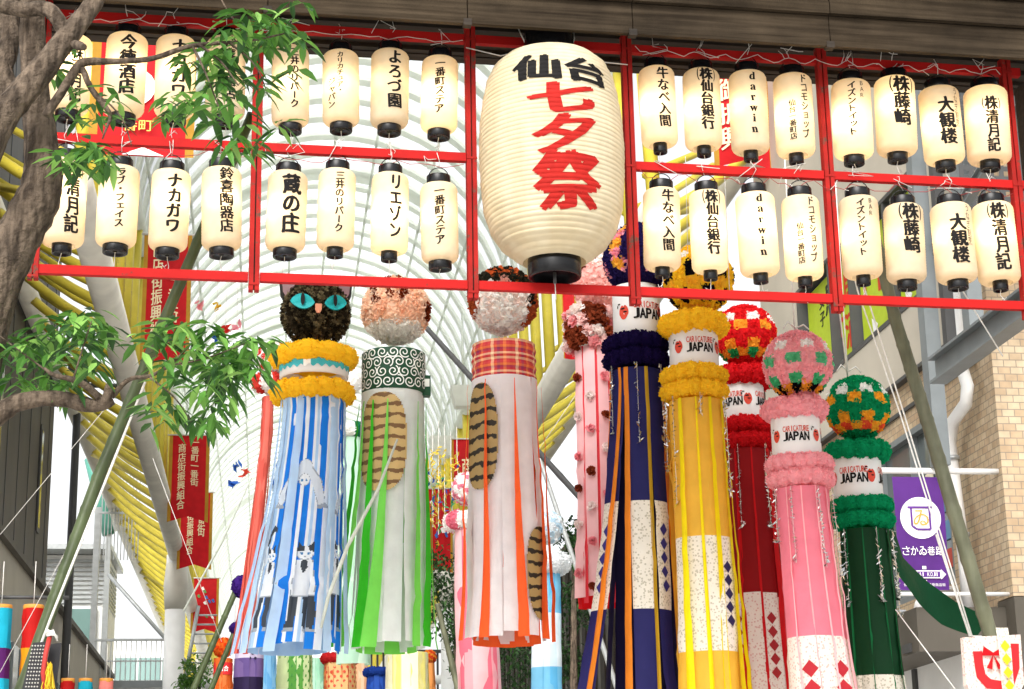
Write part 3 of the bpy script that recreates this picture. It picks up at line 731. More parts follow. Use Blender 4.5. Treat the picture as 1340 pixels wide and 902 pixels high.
for (cx, yt, yb, wd, key, cf, lab) in ROW:
    c = at(cx, (yt + yb) / 2, YF); k = mpp(c)
    t = thing('paper_lantern', 'lit paper lantern: ' + lab, 'lantern', c, LG)
    t.scale = (wd * k / SW, wd * k / SW, (yb - yt) * k * 1.0 / SH / cos(PITCH))
    t.rotation_euler = (R_(random.uniform(-1.5, 1.5)), R_(random.uniform(-1.6, 1.6)), -atan2(c.x, c.y) + R_(random.uniform(-4, 4)))
    def part(name, me, par=t):
        o = bpy.data.objects.new(name, me); COL.objects.link(o); o.parent = par; return o
    sh_ = part('paper_shade', lmesh('paper', mk_paper))
    part('lettering', lmesh('T' + key, lettering(key, TX[key], 0)), sh_)
    part('top_cap', lmesh('ct', mk_cap(True, .074, .052)))
    part('bottom_cap', lmesh('cb%.2f' % cf, mk_cap(False, cf * SW / 2, .045)))
    part('handle', lmesh('hook', mk_hook)); bb = part('bulb', lmesh('bulb', mk_bulb))
    lo = bpy.data.objects.new('bulb_light', random.choice(BLS)); COL.objects.link(lo); lo.parent = bb; lo.location = (random.uniform(-.05, .0), -.045, random.uniform(-.03, .06))
    # the suspension wire up to the bar and a loose white tail below
    q = MB(); r = lambda a: random.uniform(-a, a)
    upz = SH / 2 + .1
    q.tube([(r(.01), 0, upz), (r(.03), -.03, upz + .04), (r(.03), -.03, upz + .09)], .0022, 5, m='wire')
    for _ in range(1): q.tube([(r(.03), -.03, upz + .05), (r(.07), -.03, upz + .07 + r(.03)), (r(.1), -.04, upz + .04 + r(.06)), (r(.12), -.04, upz + .0 + r(.05))], .0022, 5, m='wire')
    part('wire', raw(q, 'wire', 'wire')); q = MB()
    z = -SH / 2 - .04; q.tube([(0, 0, z), (r(.01), 0, z - .03), (r(.015), 0, z - .06), (r(.02), 0, z - .1)], .0022, 5, m='wire')
    if random.random() < .5: q.tube([(0, 0, z - .05), (r(.03), 0, z - .065), (r(.04), -.01, z - .05), (r(.03), 0, z - .08)], .002, 5, m='wire')
    part('wire_tail', raw(q, 'wire_tail', 'wire'))

# ------------------------------------------------------------------ the giant lantern
c = at(722, 207, YF - .12); k = mpp(c); cz = 1 / cos(PITCH)
BL = thing('giant_lantern', 'giant ribbed cream paper lantern with black and red characters hanging centre', 'lantern', c)
H = 278 * k * cz; BR = 95.5 * k
def brad(z):   # z from -H/2..H/2
    t = (z / H) + .5
    keys = [(0, .44), (.03, .56), (.08, .735), (.15, .865), (.25, .95), (.38, .985), (.52, 1.0), (.66, .985), (.77, .94), (.86, .885), (.925, .80), (.97, .66), (1, .47)]
    for (a, ra), (b, rb) in zip(keys[:-1], keys[1:]):
        if a <= t <= b: u = (t - a) / (b - a); u = u * u * (3 - 2 * u) * .35 + u * .65; return BR * (ra + (rb - ra) * u)
    return BR * (.44 if t < 0 else .46)
NRB = 46
def rib_r(z):
    p = ((z / H + .5) * NRB) % 1
    return brad(z) - .0065 * (1 - abs(sin(pi * p)) ** .5)
q = MB(); o_ = 0; n = 96; NV = NRB * 6
ph = [random.uniform(0, 6) for _ in range(NRB + 2)]
for j in range(NV + 1):
    z = (j / NV - .5) * H
    for i in range(n):
        a = 2 * pi * i / n; rb = int(j / 6)
        r = rib_r(z) + .0012 * sin(a * 9 + ph[rb]) * abs(sin(pi * j / 6)) + .0006 * sin(a * 23 + z * 40)
        q.v.append(c + Vector((r * sin(a), -r * cos(a), z)))
for j in range(NV):
    for i in range(n):
        a = j * n + i; b = j * n + (i + 1) % n
        q.f.append([a, b, b + n, a + n]); q.c.append((1, 1, 1)); q.m.append('biglpaper'); q.uv.append(None)
bp_ = q.build('paper_shade', 'biglpaper', BL)
TWI = R_(-1)
def bsurf(x, y):
    a = x / BR + TWI; r = rib_r(y) + .0034
    return c + Vector((r * sin(a), -r * cos(a), y))
q = MB(); w_ = BR
put_text(q, [('仙', -.40 * w_, .318 * H, .66 * w_, .125 * H, 'fit'), ('台', .40 * w_, .310 * H, .64 * w_, .125 * H, 'fit')], bsurf, m='ink', step=.02, stepy=.008, bold=.06, brush=.05, lift=.0002)
q.build('black_lettering', 'ink', bp_, smooth=False)
q = MB()
put_text(q, [('七', -.02 * w_, .172 * H, .88 * w_, .145 * H, 'fit'), ('夕', -.0 * w_, -.003 * H, .80 * w_, .165 * H, 'fit'), ('祭', .05 * w_, -.222 * H, .92 * w_, .25 * H, 'fit')], bsurf, m='redink', step=.02, stepy=.008, bold=.062, brush=.08, lift=.0002)
q.build('red_lettering', 'redink', bp_, smooth=False)
def capring(name, z, r, h, s):
    q = MB(); q.lathe(c + Vector((0, 0, z)), [(r * .98, -s * .02), (r, -s * .01), (r, s * (h - .01)), (r * .97, s * h), (r * .86, s * h), (r * .85, s * (h - .05)), (r * .1, s * (h - .05))], 48, m='black'); return q.build(name, 'black', BL)
capring('top_cap', H / 2, 33 * k, .15, 1)
bc = capring('bottom_cap', -H / 2 + .005, 34.5 * k, .10, -1)
q = MB(); zc = -H / 2 - .06
q.tube([c + Vector((0, 0, zc)), c + Vector((0, 0, zc - .07))], .01, 8, m='darksteel'); q.tube([c + Vector((0, 0, zc - .06)), c + Vector((.004, 0, zc - .17))], .003, 6, m='wire'); q.build('hook', 'darksteel', bc)
q = MB()
for s in (-1, 1):
    q.tube([c + Vector((s * 30 * k, 0, H / 2 + .06)), c + Vector((s * 36 * k, .02, H / 2 + .14)), c + Vector((s * 38 * k, .08, H / 2 + .22))], .004, 6, m='wire')
    q.tube([c + Vector((s * 30 * k, -.02, H / 2 + .03)), c + Vector((s * 66 * k, -.01, H / 2 - .02)), c + Vector((s * 110 * k, .05, H / 2 + (.0 if s > 0 else .05)))], .0035, 6, m='wire')
q.build('suspension_wire', 'wire', BL)

# ------------------------------------------------------------------ wires strung along the bars
def garland(x0, x1, z, lab, mt='wire', n=40, sag=.02, amp=.03):
    q = MB(); pts = []
    for i in range(n + 1):
        x = x0 + (x1 - x0) * i / n
        pts.append(Vector((x, YF - .04 + random.uniform(-.01, .01), z - sag * abs(sin(i * .55)) + random.uniform(-amp, amp) * .5)))
    q.tube(pts, .0022, 5, m=mt)
    for _ in range(n // 7):
        p = random.choice(pts); a = Vector((random.uniform(-.06, .06), -.01, random.uniform(-.02, .09)))
        q.tube([p, p + a * .6 + Vector((.01, 0, 0)), p + a], .002, 5, m='wire')
    tag(q.build('tie_wire', mt, loc=pts[0]), lab, 'wire', 'tie wires along the red bars')
garland(XL + .2, PXS[1] - .05, GZ[2] - .02, 'white tie wire along the top bar left of the giant lantern', amp=.018)
garland(PXS[2] + .05, PXS[4] - .05, GZ[2] + .0, 'white tie wire along the top bar right of the giant lantern', n=70, sag=.04, amp=.018)
garland(XL + .25, PXS[1] - .05, GZ[1] - .05, 'thin reddish wire sagging under the middle bar at left', 'redwire', n=34, sag=.03)
garland(PXS[2] + .05, PXS[4] - .05, GZ[1] - .05, 'thin reddish wire looped under the middle bar at right', 'redwire', n=50, sag=.05)
# ================================================================== tanabata streamers
def rv(a): return random.uniform(-a, a)
def puff(mb, P, N, size, col, n=9, var=.12, mt='tissue', spiky=False):
    """one tissue flower: crumpled petals fanning out of P along N"""
    N = N.normalized(); e1 = N.orthogonal().normalized(); e2 = N.cross(e1)
    for k in range(n):
        a = random.uniform(0, 2 * pi); tilt = random.uniform(.05, 1.25) if spiky else random.uniform(.55, 1.42)
        d = (N * cos(tilt) + (e1 * cos(a) + e2 * sin(a)) * sin(tilt)).normalized()
        sd_ = d.cross(N); sd_ = (sd_.normalized() if sd_.length > .05 else e1)
        sd_ = (sd_ + N * rv(.5)).normalized()
        L = size * random.uniform(.75, 1.1); w_ = size * (random.uniform(.3, .55) if not spiky else random.uniform(.14, .26))
        up = d.cross(sd_)
        b = P + d * L * .1; m_ = P + d * L * .62 + up * L * rv(.2); t = P + d * L + up * L * rv(.3)
        f = 1 + rv(var); c = (min(1, col[0] * f), min(1, col[1] * f), min(1, col[2] * f))
        mb.add([b - sd_ * w_ * .3, b + sd_ * w_ * .3, m_ - sd_ * w_ + up * w_ * rv(.5), m_ + up * w_ * rv(.6), m_ + sd_ * w_ + up * w_ * rv(.5), t - sd_ * w_ * .8, t + up * w_ * rv(.7), t + sd_ * w_ * .8],
               [(0, 1, 3, 2), (1, 4, 3), (2, 3, 6, 5), (3, 4, 7, 6)], c, mt)
def sphere_core(mb, C, r, col, n=20):
    mb.lathe(C, [(max(.001, r * sin(pi * k / 12)), -r * cos(pi * k / 12)) for k in range(13)], n, col if not callable(col) else (.5, .5, .5), 'tissue')
def flower_ball(C, r, colfn, name, parent, n=420, petals=6, size=None, spiky=False, core=None, var=.10, squash=1.):
    """a ball of tissue flowers: a coloured core just under hundreds of short ruffled petals"""
    mb = MB(); size = size or r * .125
    ga_ = pi * (3 - sqrt(5)); kr = r * (.93 if not spiky else .84)
    sp = lambda a, b: Vector((cos(a * 2 * pi) * sin(b * pi), sin(a * 2 * pi) * sin(b * pi), -cos(b * pi)))
    ph = [rv(3) for _ in range(6)]
    mb.grid(lambda a, b: C + sp(a, b) * kr * (1 + .015 * sin(a * 60 + ph[0]) * sin(b * 30 + ph[1])), 40, 24, lambda a, b: colfn(sp(a, b)), 'tissue')
    for i in range(n):
        z = 1 - 2 * (i + .5) / n; q = sqrt(1 - z * z); a = i * ga_
        N0 = Vector((q * cos(a), q * sin(a), z)); N = (N0 + Vector((rv(.03), rv(.03), rv(.03)))).normalized()
        if N.y > .45: continue
        puff(mb, C + N * (r - size * .85), N, size, colfn(N), petals, var, spiky=spiky)
    return mb.build(name, 'tissue', parent, smooth=False)
def patch_ball(C, r, colfn, nlon, name, parent):
    """tissue flowers set in rows and columns so that square colour patches read cleanly"""
    mb = MB(); kr = r * .93
    sp = lambda a, b: Vector((sin(a * 2 * pi) * sin(b * pi), -cos(a * 2 * pi) * sin(b * pi), -cos(b * pi)))
    mb.grid(lambda a, b: C + sp(a, b) * kr, 4 * nlon, 40, lambda a, b: colfn(sp(a, b)), 'tissue')
    for j in range(20):
        lat = -85.5 + 9 * j; cl = cos(R_(lat)); n = 2 * nlon if cl > .42 else nlon
        for i in range(n):
            a = (i + .5) / n; N0 = Vector((sin(a * 2 * pi) * cl, -cos(a * 2 * pi) * cl, sin(R_(lat))))
            if N0.y > .5: continue
            N = (N0 + Vector((rv(.03), rv(.03), rv(.03)))).normalized()
            for _ in range(2):
                d = (N + Vector((rv(.07), rv(.07), rv(.07)))).normalized(); puff(mb, C + d * r * .90, d, r * .105, colfn(N0), 5, .09)
    return mb.build(name, 'tissue', parent, smooth=False)
def flower_ring(C, r, thick, col, name, parent, nb=14, rows=1, petals=5, alt=None, var=.10):
    """a fat roll of tissue flowers round the tube: bumpy core under short ruffled petals"""
    mb = MB(); tot = rows
    for row_ in range(rows):
        zc = (row_ - (rows - 1) / 2) * -thick * 1.75; off = rv(3)
        cl = lambda a: col if not alt else alt[int((a / (2 * pi) * nb + .5 * row_)) % len(alt)]
        def S(a, t, f=1.):
            b = 1 + .34 * abs(sin(a * nb / 2 + off)) ** .7 - .16 + .04 * sin(a * 7 + off * 3)
            R = thick * b * f
            return C + Vector((cos(a), sin(a), 0)) * (r + thick * .15 + R * cos(t)) + Vector((0, 0, zc + R * sin(t) * .95 + thick * .07 * sin(a * 3 + off)))
        mb.grid(lambda a, b: S(a * 2 * pi, b * 2 * pi, .92), nb * 6, 10, lambda a, b: cl(a * 2 * pi), 'tissue')
        na = int(nb * 4.5)
        for i in range(na):
            a = 2 * pi * i / na
            if sin(a) > .5: continue
            for k in range(7):
                t = -1.9 + 3.9 * (k + .5 * (i % 2)) / 7 + rv(.2); aa = a + rv(.05)
                P = S(aa, t, .80); N = (Vector((cos(aa), sin(aa), 0)) * cos(t) + Vector((0, 0, sin(t))) + Vector((rv(.35), rv(.35), rv(.35)))).normalized()
                puff(mb, P, N, thick * .30, cl(aa), petals, var)
    return mb.build(name, 'tissue', parent, smooth=False)

class Tube:
    """paper tube below a ring: centre C at the top, radius r, length L; flare and sway in metres at the bottom"""
    def __init__(s, C, r, L, flare=0., sway=Vector((0, 0, 0)), wav=.012, seed=0):
        s.C, s.r, s.L, s.flare, s.sway, s.wav, s.seed = C, r, L, flare, sway, wav, seed
    def p(s, phi, t, dr=0., sway=0., flare=0.):
        """phi 0 faces the street in front (-Y), positive to the right"""
        d = Vector((sin(phi), -cos(phi), 0))
        q = max(t, 0.); rr = s.r + (s.flare + flare) * q ** 1.25 + dr + s.wav * t * sin(t * 5 + phi * 2.3 + s.seed)
        return s.C + d * rr + s.sway * q ** 1.5 + Vector((sway * q ** 1.5, 0, -s.L * t))
def strip(T, phi, wid, segs, parent, dr=0., sway=0., flare=0., tend=1., wend=None, diamonds=None, dcol=(0, 0, 0), pattern=None, n=26, t0=0., twist=0., art=None):
    """one hanging paper strip. segs: (start t, colour or material name)"""
    mb = MB(); se = rv(3); ph2 = rv(3); R = T.r + .001; tw0 = rv(.28) if not art else 0
    cols = pattern or [None]; nc = max(4, len(cols)); wend = wend or wid
    base = T.C + Vector((0, 0, 0))
    cre = sorted(random.random() for _ in range(4))
    def surf(a, b, off=0.):
        t = t0 + (tend - t0) * b
        wl = wid + (wend - wid) * b
        fl = .011 * sin(b * 8 + se) * b + .013 * b * sin(a * 3.2 + ph2 + b * 2)
        for c_ in cre: fl += .012 * max(0, 1 - abs(b - c_) * 30)
        x = (a - .5) * wl / R
        p0 = T.p(phi, t, dr + fl + off, sway, flare); p1 = T.p(phi + x, t, dr + fl + off, sway, flare)
        if T.flare + flare > .02 or twist:      # keep the paper's own width where the tube widens
            tan = Vector((cos(phi), sin(phi), 0)); nn = Vector((sin(phi), -cos(phi), 0)); k = twist * b + tw0 * b ** 1.5
            return p0 + (tan * cos(k) + nn * sin(k)) * ((a - .5) * wl) - nn * (abs(a - .5) * 2) ** 2 * wl * .06
        return p1
    def cm(b):
        v = segs[0][1]
        for s0, c_ in segs:
            if t0 + (tend - t0) * b >= s0: v = c_
        return v
    def colf(a, b):
        if art:
            hit = art(phi + (a - .5) * wid / R, t0 + (tend - t0) * b)
            if hit: return hit
        if pattern: return pattern[min(len(pattern) - 1, int(a * len(pattern)))]
        v = cm(b); return v if not isinstance(v, str) else (1, 1, 1)
    def mf(a, b):
        v = cm(b); return v if isinstance(v, str) else 'strip'
    mb.grid(surf, nc if not pattern else len(pattern) * (3 if art else 1), n, colf, mf)
    if diamonds:
        nd, ta, tb = diamonds
        for k in range(nd):
            tc_ = ta + (tb - ta) * (k + .5) / nd; h = (tb - ta) / nd * .5 * .92
            bb = lambda t: (t - t0) / (tend - t0)
            hw = h * T.L / wid * .9
            mb.add([surf(.5, bb(tc_ - h), .004), surf(.5 + hw, bb(tc_), .004), surf(.5, bb(tc_ + h), .004), surf(.5 - hw, bb(tc_), .004)], [(0, 1, 2, 3)], dcol, 'paint')
    o = mb.build('paper_strip', 'strip', parent)
    return o
def foil_string(T, phi, ta, tb, parent, n=24, dr=.03, cols=None):
    mb = MB(); p0 = T.p(phi, ta, dr)
    pts = [T.p(phi, ta + (tb - ta) * k / 8, dr + rv(.004)) for k in range(9)]
    mb.tube(pts, .0018, 4, (.7, .7, .7), 'wire')
    for k in range(n):
        c_ = T.p(phi, ta + (tb - ta) * (k + .5) / n, dr) + Vector((rv(.012), rv(.012), 0))
        big = .019 if k < n - 2 else .034
        for j in range(2):
            d = Vector((rv(1), rv(1), rv(1))).normalized(); e = d.orthogonal().normalized()
            mb.add([c_ - d * big * 1.3, c_ + e * big * .45, c_ + d * big * 1.3, c_ - e * big * .45], [(0, 1, 2, 3)], (1, 1, 1), 'foil')
    mb.smooth = False
    return mb.build('foil_string', 'foil', parent)
def band(C, r, z0, z1, parent, name='paper_band'):
    mb = MB(); mb.lathe(C, [(r * .99, z0), (r, z0 + .004), (r, z1 - .004), (r * .99, z1)], 40, m='plastic'); o = mb.build(name, 'plastic', parent)
    return o
def band_print(C, r, zc, h, phis, parent):
    """two-line block lettering with a round red mark before it, repeated round the band"""
    mb = MB(); rdc = lin('c8402c')
    def S(phi): return lambda x, y: C + Vector((sin(phi + x / r) * (r + .003), -cos(phi + x / r) * (r + .003), zc + y))
    for phi in phis:
        f = S(R_(phi)); u = h
        put_text(mb, row('CARICATURE', .30 * u, .24 * u, 1.25 * u, .26 * u), f, rdc, 'paint', step=.02, bold=.04)
        put_text(mb, row('JAPAN', .30 * u, -.12 * u, 1.25 * u, .40 * u), f, (.012, .012, .012), 'ink', step=.02, bold=.075)
        cx = -.72 * u
        # a plain red roundel, notched at the top, with a few dark dabs and two short strokes
        vs = [f(cx + .21 * u * cos(k * pi / 12) * (1 - .12 * (sin(k * pi / 12) < -.3)), -.03 * u + .30 * u * sin(k * pi / 12) - (.07 * u if k == 6 else 0)) for k in range(24)]
        mb.add(vs, [tuple(range(24))], rdc, 'paint')
        g_ = lambda x, y: f(x, y) + Vector((0, -.002, 0))
        for sx_, sy_, a_, b_ in ((-.05, .12, .11, .035), (.06, -.02, .09, .03), (-.22, .32, .07, .03), (-.30, .22, .03, .07)):
            vs = [g_(cx + sx_ * u + a_ * u * cos(k * pi / 5), sy_ * u + b_ * u * sin(k * pi / 5)) for k in range(10)]; mb.add(vs, [tuple(range(10))], (.02, .015, .015), 'ink')
    mb.smooth = False
    return mb.build('printed_lettering', 'paint', parent)
def hang_line(x, y, Y, parent, top=(0, 0), up=1.6, name='hanging_rope', bow=False):
    p = at(x, y, Y); mb = MB(); mb.tube([p, p + Vector((rv(.02), 0, up))], .006, 6, m='rope')
    if bow:
        for s in (-1, 1): mb.tube([p + Vector((0, -.02, .02)), p + Vector((s * .06, -.03, .05 + rv(.02))), p + Vector((s * .1, -.03, .01))], .006, 5, m='rope')
    return mb.build(name, 'rope', parent)

def checker(base, rows, nlon, jit=.0):
    """rows: (lat low, lat high, colour list cycled by sector); elsewhere base"""
    def f(N):
        lat = math.degrees(math.asin(max(-1, min(1, N.z)))); lon = (atan2(N.x, -N.y) / (2 * pi)) % 1
        for lo, hi, cs in rows:
            if lo <= lat < hi: return cs[int(lon * nlon + .5) % len(cs)]
        return base
    return f
C_ = lin
W = C_('f8f7f3')
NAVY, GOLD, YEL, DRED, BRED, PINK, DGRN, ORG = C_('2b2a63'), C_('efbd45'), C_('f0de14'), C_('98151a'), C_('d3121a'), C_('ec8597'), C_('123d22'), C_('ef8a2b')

SG = 'tanabata streamers behind the red frame'
def head(name, label, ball, Y):
    x, y, r = ball; c = at(x, y, Y); t = thing(name, label, 'streamer', c, SG); return t, c, r * mpp(c)
def mk_tube(x, y, r, yend, Y, flare=0, swx=0, seed=0, wav=.012):
    c = at(x, y, Y); k = mpp(c)
    # world length whose image ends at yend
    e = at(x, yend, Y); return Tube(c, r * k, c.z - e.z, flare * k, AUX * (swx * k), wav, seed), k
AUX = Vector((1, 0, 0))

# ---------------- the five with printed bands
def navycol(N):
    lon = math.degrees(atan2(N.x, -N.y)); lat = math.degrees(math.asin(max(-1, min(1, N.z))))
    if -25 < lat < 62 and int((lon + 200) / 22) % 3 == 0: return C_('f9a9bb') if int((lat + 60) / 17) % 2 else C_('fbc44a')
    if lat < -12 and lat > -32 and int((lon + 200) / 16) % 3 == 0: return C_('f7a8b8')
    return C_('2a2058')
def printed(label, ball, Y, cf, ring1, bandpx, ring2, tube, ringcol, phis, nball=300, ropey=None, name='paper_streamer', rows2=2):
    t, c, r = head(name, label, ball, Y)
    (patch_ball(c, r, cf, 14, 'flower_ball', t) if cf is not navycol else flower_ball(c, r, cf, 'flower_ball', t, n=900, petals=5, size=r * .105))
    bx, by0, by1, br = bandpx; b0 = at(bx, by0, Y); b1 = at(bx, by1, Y); k = mpp(b0)
    ax = at(bx, (by0 + by1) / 2, Y)
    bo = band(Vector((ax.x, ax.y, 0)), br * k, b1.z - .05, b0.z + .06, t)
    band_print(Vector((ax.x, ax.y, 0)), br * k, (b0.z + b1.z) / 2 + .01, (by1 - by0) * k * .58, phis, bo)
    if ring1:
        x, y, rr, th = ring1; flower_ring(at(x, y, Y), (rr - th * .55) * k, th * .41 * k, ringcol, 'flower_ring', t, nb=13)
    x, y, rr, th = ring2; flower_ring(at(x, y, Y), (rr - th * .3) * k, th * .215 * k, ringcol, 'flower_ring', t, nb=16, rows=rows2)
    if ropey: hang_line(ropey[0], ropey[1], Y, t, bow=True)
    return t, k
t, k = printed('golden yellow paper streamer with black spotted flower ball', (914, 366, 48), 13.0,
    checker(C_('ffd634'), [(-90, -63, [C_('fbbf4a')]), (-54, -27, [C_('141018'), C_('ffd634')]), (-27, -9, [C_('ffd634'), C_('f7c63a')]), (-9, 18, [C_('ffd634'), C_('141018')]), (27, 45, [W, C_('ffd634')])], 14),
    (907, 427, 49, 36), (908, 436, 486, 32), (908, 504, 47, 54), None, C_('ffd634'), [-16, 88, 190])
T, k = mk_tube(909, 528, 37, 1010, 13.0, flare=8, swx=6)
fl = [(0, GOLD), (.385, 'floral'), (.685, GOLD)]
for ph, w_, sg in ((-62, 22, fl), (-30, 25, fl), (2, 24, fl), (34, 24, fl), (62, 22, fl), (100, 30, [(0, GOLD)]), (140, 34, [(0, GOLD)]), (-100, 30, [(0, GOLD)]), (180, 34, [(0, GOLD)]), (-140, 34, [(0, GOLD)])):
    strip(T, R_(ph), w_ * k, sg, t, dr=rv(.008) - (.02 if abs(ph) > 90 else 0), diamonds=(5, .45, .63) if ph == 34 else None, dcol=C_('23204a'), sway=rv(.02))
for ph, w_, we, sw in ((-46, 5, 13, -.02), (14, 4, 13, .0), (47, 6, 17, .02), (-14, 2, 7, .0), (76, 6, 12, .04)):
    strip(T, R_(ph), w_ * k, [(0, YEL)], t, dr=.012, wend=we * k, sway=sw)
for ph, tb in ((-58, .3), (-6, .05), (52, .27), (-80, .2)): foil_string(T, R_(ph), -.01, tb, t, n=26 if tb > .1 else 6)
# ---------------- navy streamer
t, k = printed('navy paper streamer whose dark flower ball has pink and yellow flowers', (838, 340, 50), 13.3, navycol, None, (833, 388, 445, 31), (832, 463, 46, 54), None, C_('1d1242'), [-2, 102, 205])
T, k = mk_tube(832, 488, 33, 1010, 13.3, flare=10, swx=-2)
nv = [(0, NAVY), (.345, 'floral'), (.61, NAVY)]
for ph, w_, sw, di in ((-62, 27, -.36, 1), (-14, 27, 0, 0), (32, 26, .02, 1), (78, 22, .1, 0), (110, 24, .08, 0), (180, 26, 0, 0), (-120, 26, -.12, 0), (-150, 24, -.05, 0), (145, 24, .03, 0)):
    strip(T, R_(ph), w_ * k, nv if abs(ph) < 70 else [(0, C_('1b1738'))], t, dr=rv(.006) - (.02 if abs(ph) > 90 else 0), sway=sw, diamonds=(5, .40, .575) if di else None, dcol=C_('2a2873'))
for ph, w_, we, sw, cc in ((-36, 6, 13, -.05, ORG), (8, 5, 6, 0, C_('c9a02c')), (56, 7, 12, .05, ORG), (-50, 4, 16, -.38, ORG), (95, 8, 12, .14, ORG), (-88, 6, 12, -.2, ORG), (68, 3, 8, .09, C_('e9a33c'))):
    strip(T, R_(ph), w_ * k, [(0, cc)], t, dr=.012, wend=we * k, sway=sw, twist=.5 if sw < -.3 else 0)
for ph, tb in ((-70, .17), (-12, .2), (44, .2), (86, .2)): foil_string(T, R_(ph), -.01, tb, t, n=22)
# ---------------- red streamer, a little farther back
t, k = printed('dark red paper streamer with red checkered flower ball', (975, 440, 43), 14.2,
    checker(C_('e4262c'), [(18, 36, [W, C_('e4262c')]), (0, 18, [C_('e4262c'), C_('fbb63e')]), (-36, -18, [C_('fbb63e'), C_('e4262c')]), (-54, -36, [C_('2fae66'), C_('fbb63e')])], 14),
    (974, 495, 42, 34), (972, 506, 552, 28), (974, 570, 41, 52), None, C_('dc2028'), [36, -68, 140])
T, k = mk_tube(976, 592, 32, 1010, 14.2, flare=9, swx=8)
rs = [(0, DRED), (.455, 'floral_pink')]
for ph, w_, di in ((-60, 24, 1), (-24, 22, 0), (14, 24, 1), (66, 20, 0), (110, 24, 0), (-110, 24, 0), (160, 26, 0), (-155, 26, 0)):
    strip(T, R_(ph), w_ * k, rs, t, dr=rv(.006) - (.02 if abs(ph) > 90 else 0), diamonds=(5, .52, .73) if di else None, dcol=C_('a01c22'), sway=.08 if ph == 66 else 0)
for ph, w_, we, sw in ((38, 6, 16, .04), (-42, 3, 8, 0), (84, 5, 10, .16), (-6, 2, 6, 0)): strip(T, R_(ph), w_ * k, [(0, BRED)], t, dr=.012, wend=we * k, sway=sw)
for ph, tb in ((-34, .26), (24, .26), (70, .4)): foil_string(T, R_(ph), -.01, tb, t, n=24)
# ---------------- pink streamer
t, k = printed('pink paper streamer with green and black checks on its ball', (1044, 478, 47), 12.6,
    checker(C_('fdb8bf'), [(18, 36, [W, C_('fdb8bf')]), (-9, 9, [C_('fdb8bf'), C_('6ed09c')]), (-45, -27, [C_('fdb8bf'), C_('52c688')]), (-63, -45, [C_('fbb63e'), C_('15121a')])], 14),
    (1040, 538, 46, 34), (1042, 552, 600, 32), (1047, 619, 47, 52), None, C_('fdb8bf'), [-34, 70, 174], ropey=(1040, 434))
T, k = mk_tube(1048, 642, 35, 1010, 12.6, flare=12, swx=18)
ps = [(0, PINK), (.54, 'floral_pink')]
for i, ph in enumerate((-64, -34, -4, 26, 56, 90, 130, 170, -150, -110)):
    strip(T, R_(ph), 21 * k, ps, t, dr=rv(.004) - (.02 if abs(ph) > 90 else 0), wend=26 * k, diamonds=(3, .62, .82) if ph in (-34, 26) else None, dcol=C_('a8202a'))
for ph in (-50, -19, 11, 41, 72): strip(T, R_(ph), 1.5 * k, [(0, C_('f6b8bd'))], t, dr=.012, wend=3 * k)
for ph, tb in ((-38, .28), (14, .3), (70, .32), (-75, .2)): foil_string(T, R_(ph), -.0, tb, t, n=20)
# ---------------- green streamer
t, k = printed('dark green paper streamer with green and orange checkered ball', (1122, 534, 44), 13.4,
    checker(C_('12a067'), [(18, 36, [W, C_('12a067')]), (0, 18, [C_('12a067'), C_('fbbb3c')]), (-36, -18, [C_('fbbb3c'), C_('12a067')]), (-54, -36, [C_('f26a44'), C_('fbbb3c')])], 14),
    (1122, 593, 45, 32), (1122, 603, 655, 32), (1128, 673, 44, 50), None, C_('12a068'), [-46, 52, 156], ropey=(1109, 490))
T, k = mk_tube(1129, 696, 33, 1010, 13.4, flare=8, swx=8)
for i, ph in enumerate((-64, -34, -4, 26, 56, 90, 130, 170, -150, -110)):
    strip(T, R_(ph), 20 * k, [(0, DGRN), (.61, 'floral')], t, dr=rv(.004) - (.02 if abs(ph) > 90 else 0), wend=24 * k)
for ph in (-22, 12, 42, -58): strip(T, R_(ph), 1.5 * k, [(0, C_('0f6b3a'))], t, dr=.012, wend=4 * k)
for ph, tb in ((-60, .33), (6, .32), (62, .3), (78, .36)): foil_string(T, R_(ph), -.0, tb, t, n=26)
mb = MB(); a = [(1158, 700), (1176, 742), (1210, 776), (1245, 802), (1288, 822)]
pp = [at(x, y, 13.4 + .1 * i) for i, (x, y) in enumerate(a)]
def blown(u, v):
    i = min(len(pp) - 2, int(v * (len(pp) - 1))); f = v * (len(pp) - 1) - i; p = pp[i].lerp(pp[i + 1], f)
    d = Vector((.55, .25 * sin(v * 7), .8)).normalized(); return p + d * (u - .5) * (.14 + .09 * sin(v * 3)) + Vector((0, -.08 * sin(v * 5 + u * 2), 0))
mb.grid(blown, 4, 24, C_('12482c'), 'strip'); mb.build('blown_strip', 'strip', t)

# ---------------- pale pink streamer with pompoms
t, c, r = head('paper_streamer', 'pale pink paper streamer studded with brown, white and pink pompoms', (790, 366, 46), 14.8)
flower_ball(c, r, lambda N: C_('7a3420') if (N - Vector((-.85, -.45, .3))).length < .25 or (N - Vector((-.5, -.6, .62))).length < .25 else (C_('fcccc4') if N.z < .25 else C_('faeee8')), 'flower_ball', t, n=420)
mb = MB(); cc = at(773, 433, 14.8); k = mpp(cc)
pc = [C_('f2e6e0'), C_('8a3f26'), C_('f0a6a8'), C_('f3d4cf')]
for rw in range(4):
    for b in range(13):
        a = 2 * pi * (b + .5 * (rw % 2)) / 13; N = Vector((cos(a), sin(a), 0))
        if N.y > .5: continue
        for _ in range(5): puff(mb, cc + N * 27 * k + Vector((rv(.02), rv(.02), (1.5 - rw) * 14 * k + rv(.02))), (N + Vector((rv(.6), rv(.6), rv(.6)))), 9 * k, pc[(b * 1 + rw * 3) % 4 if (b + rw) % 5 else 1], 9)
mb.build('pompom_collar', 'tissue', t, smooth=False)
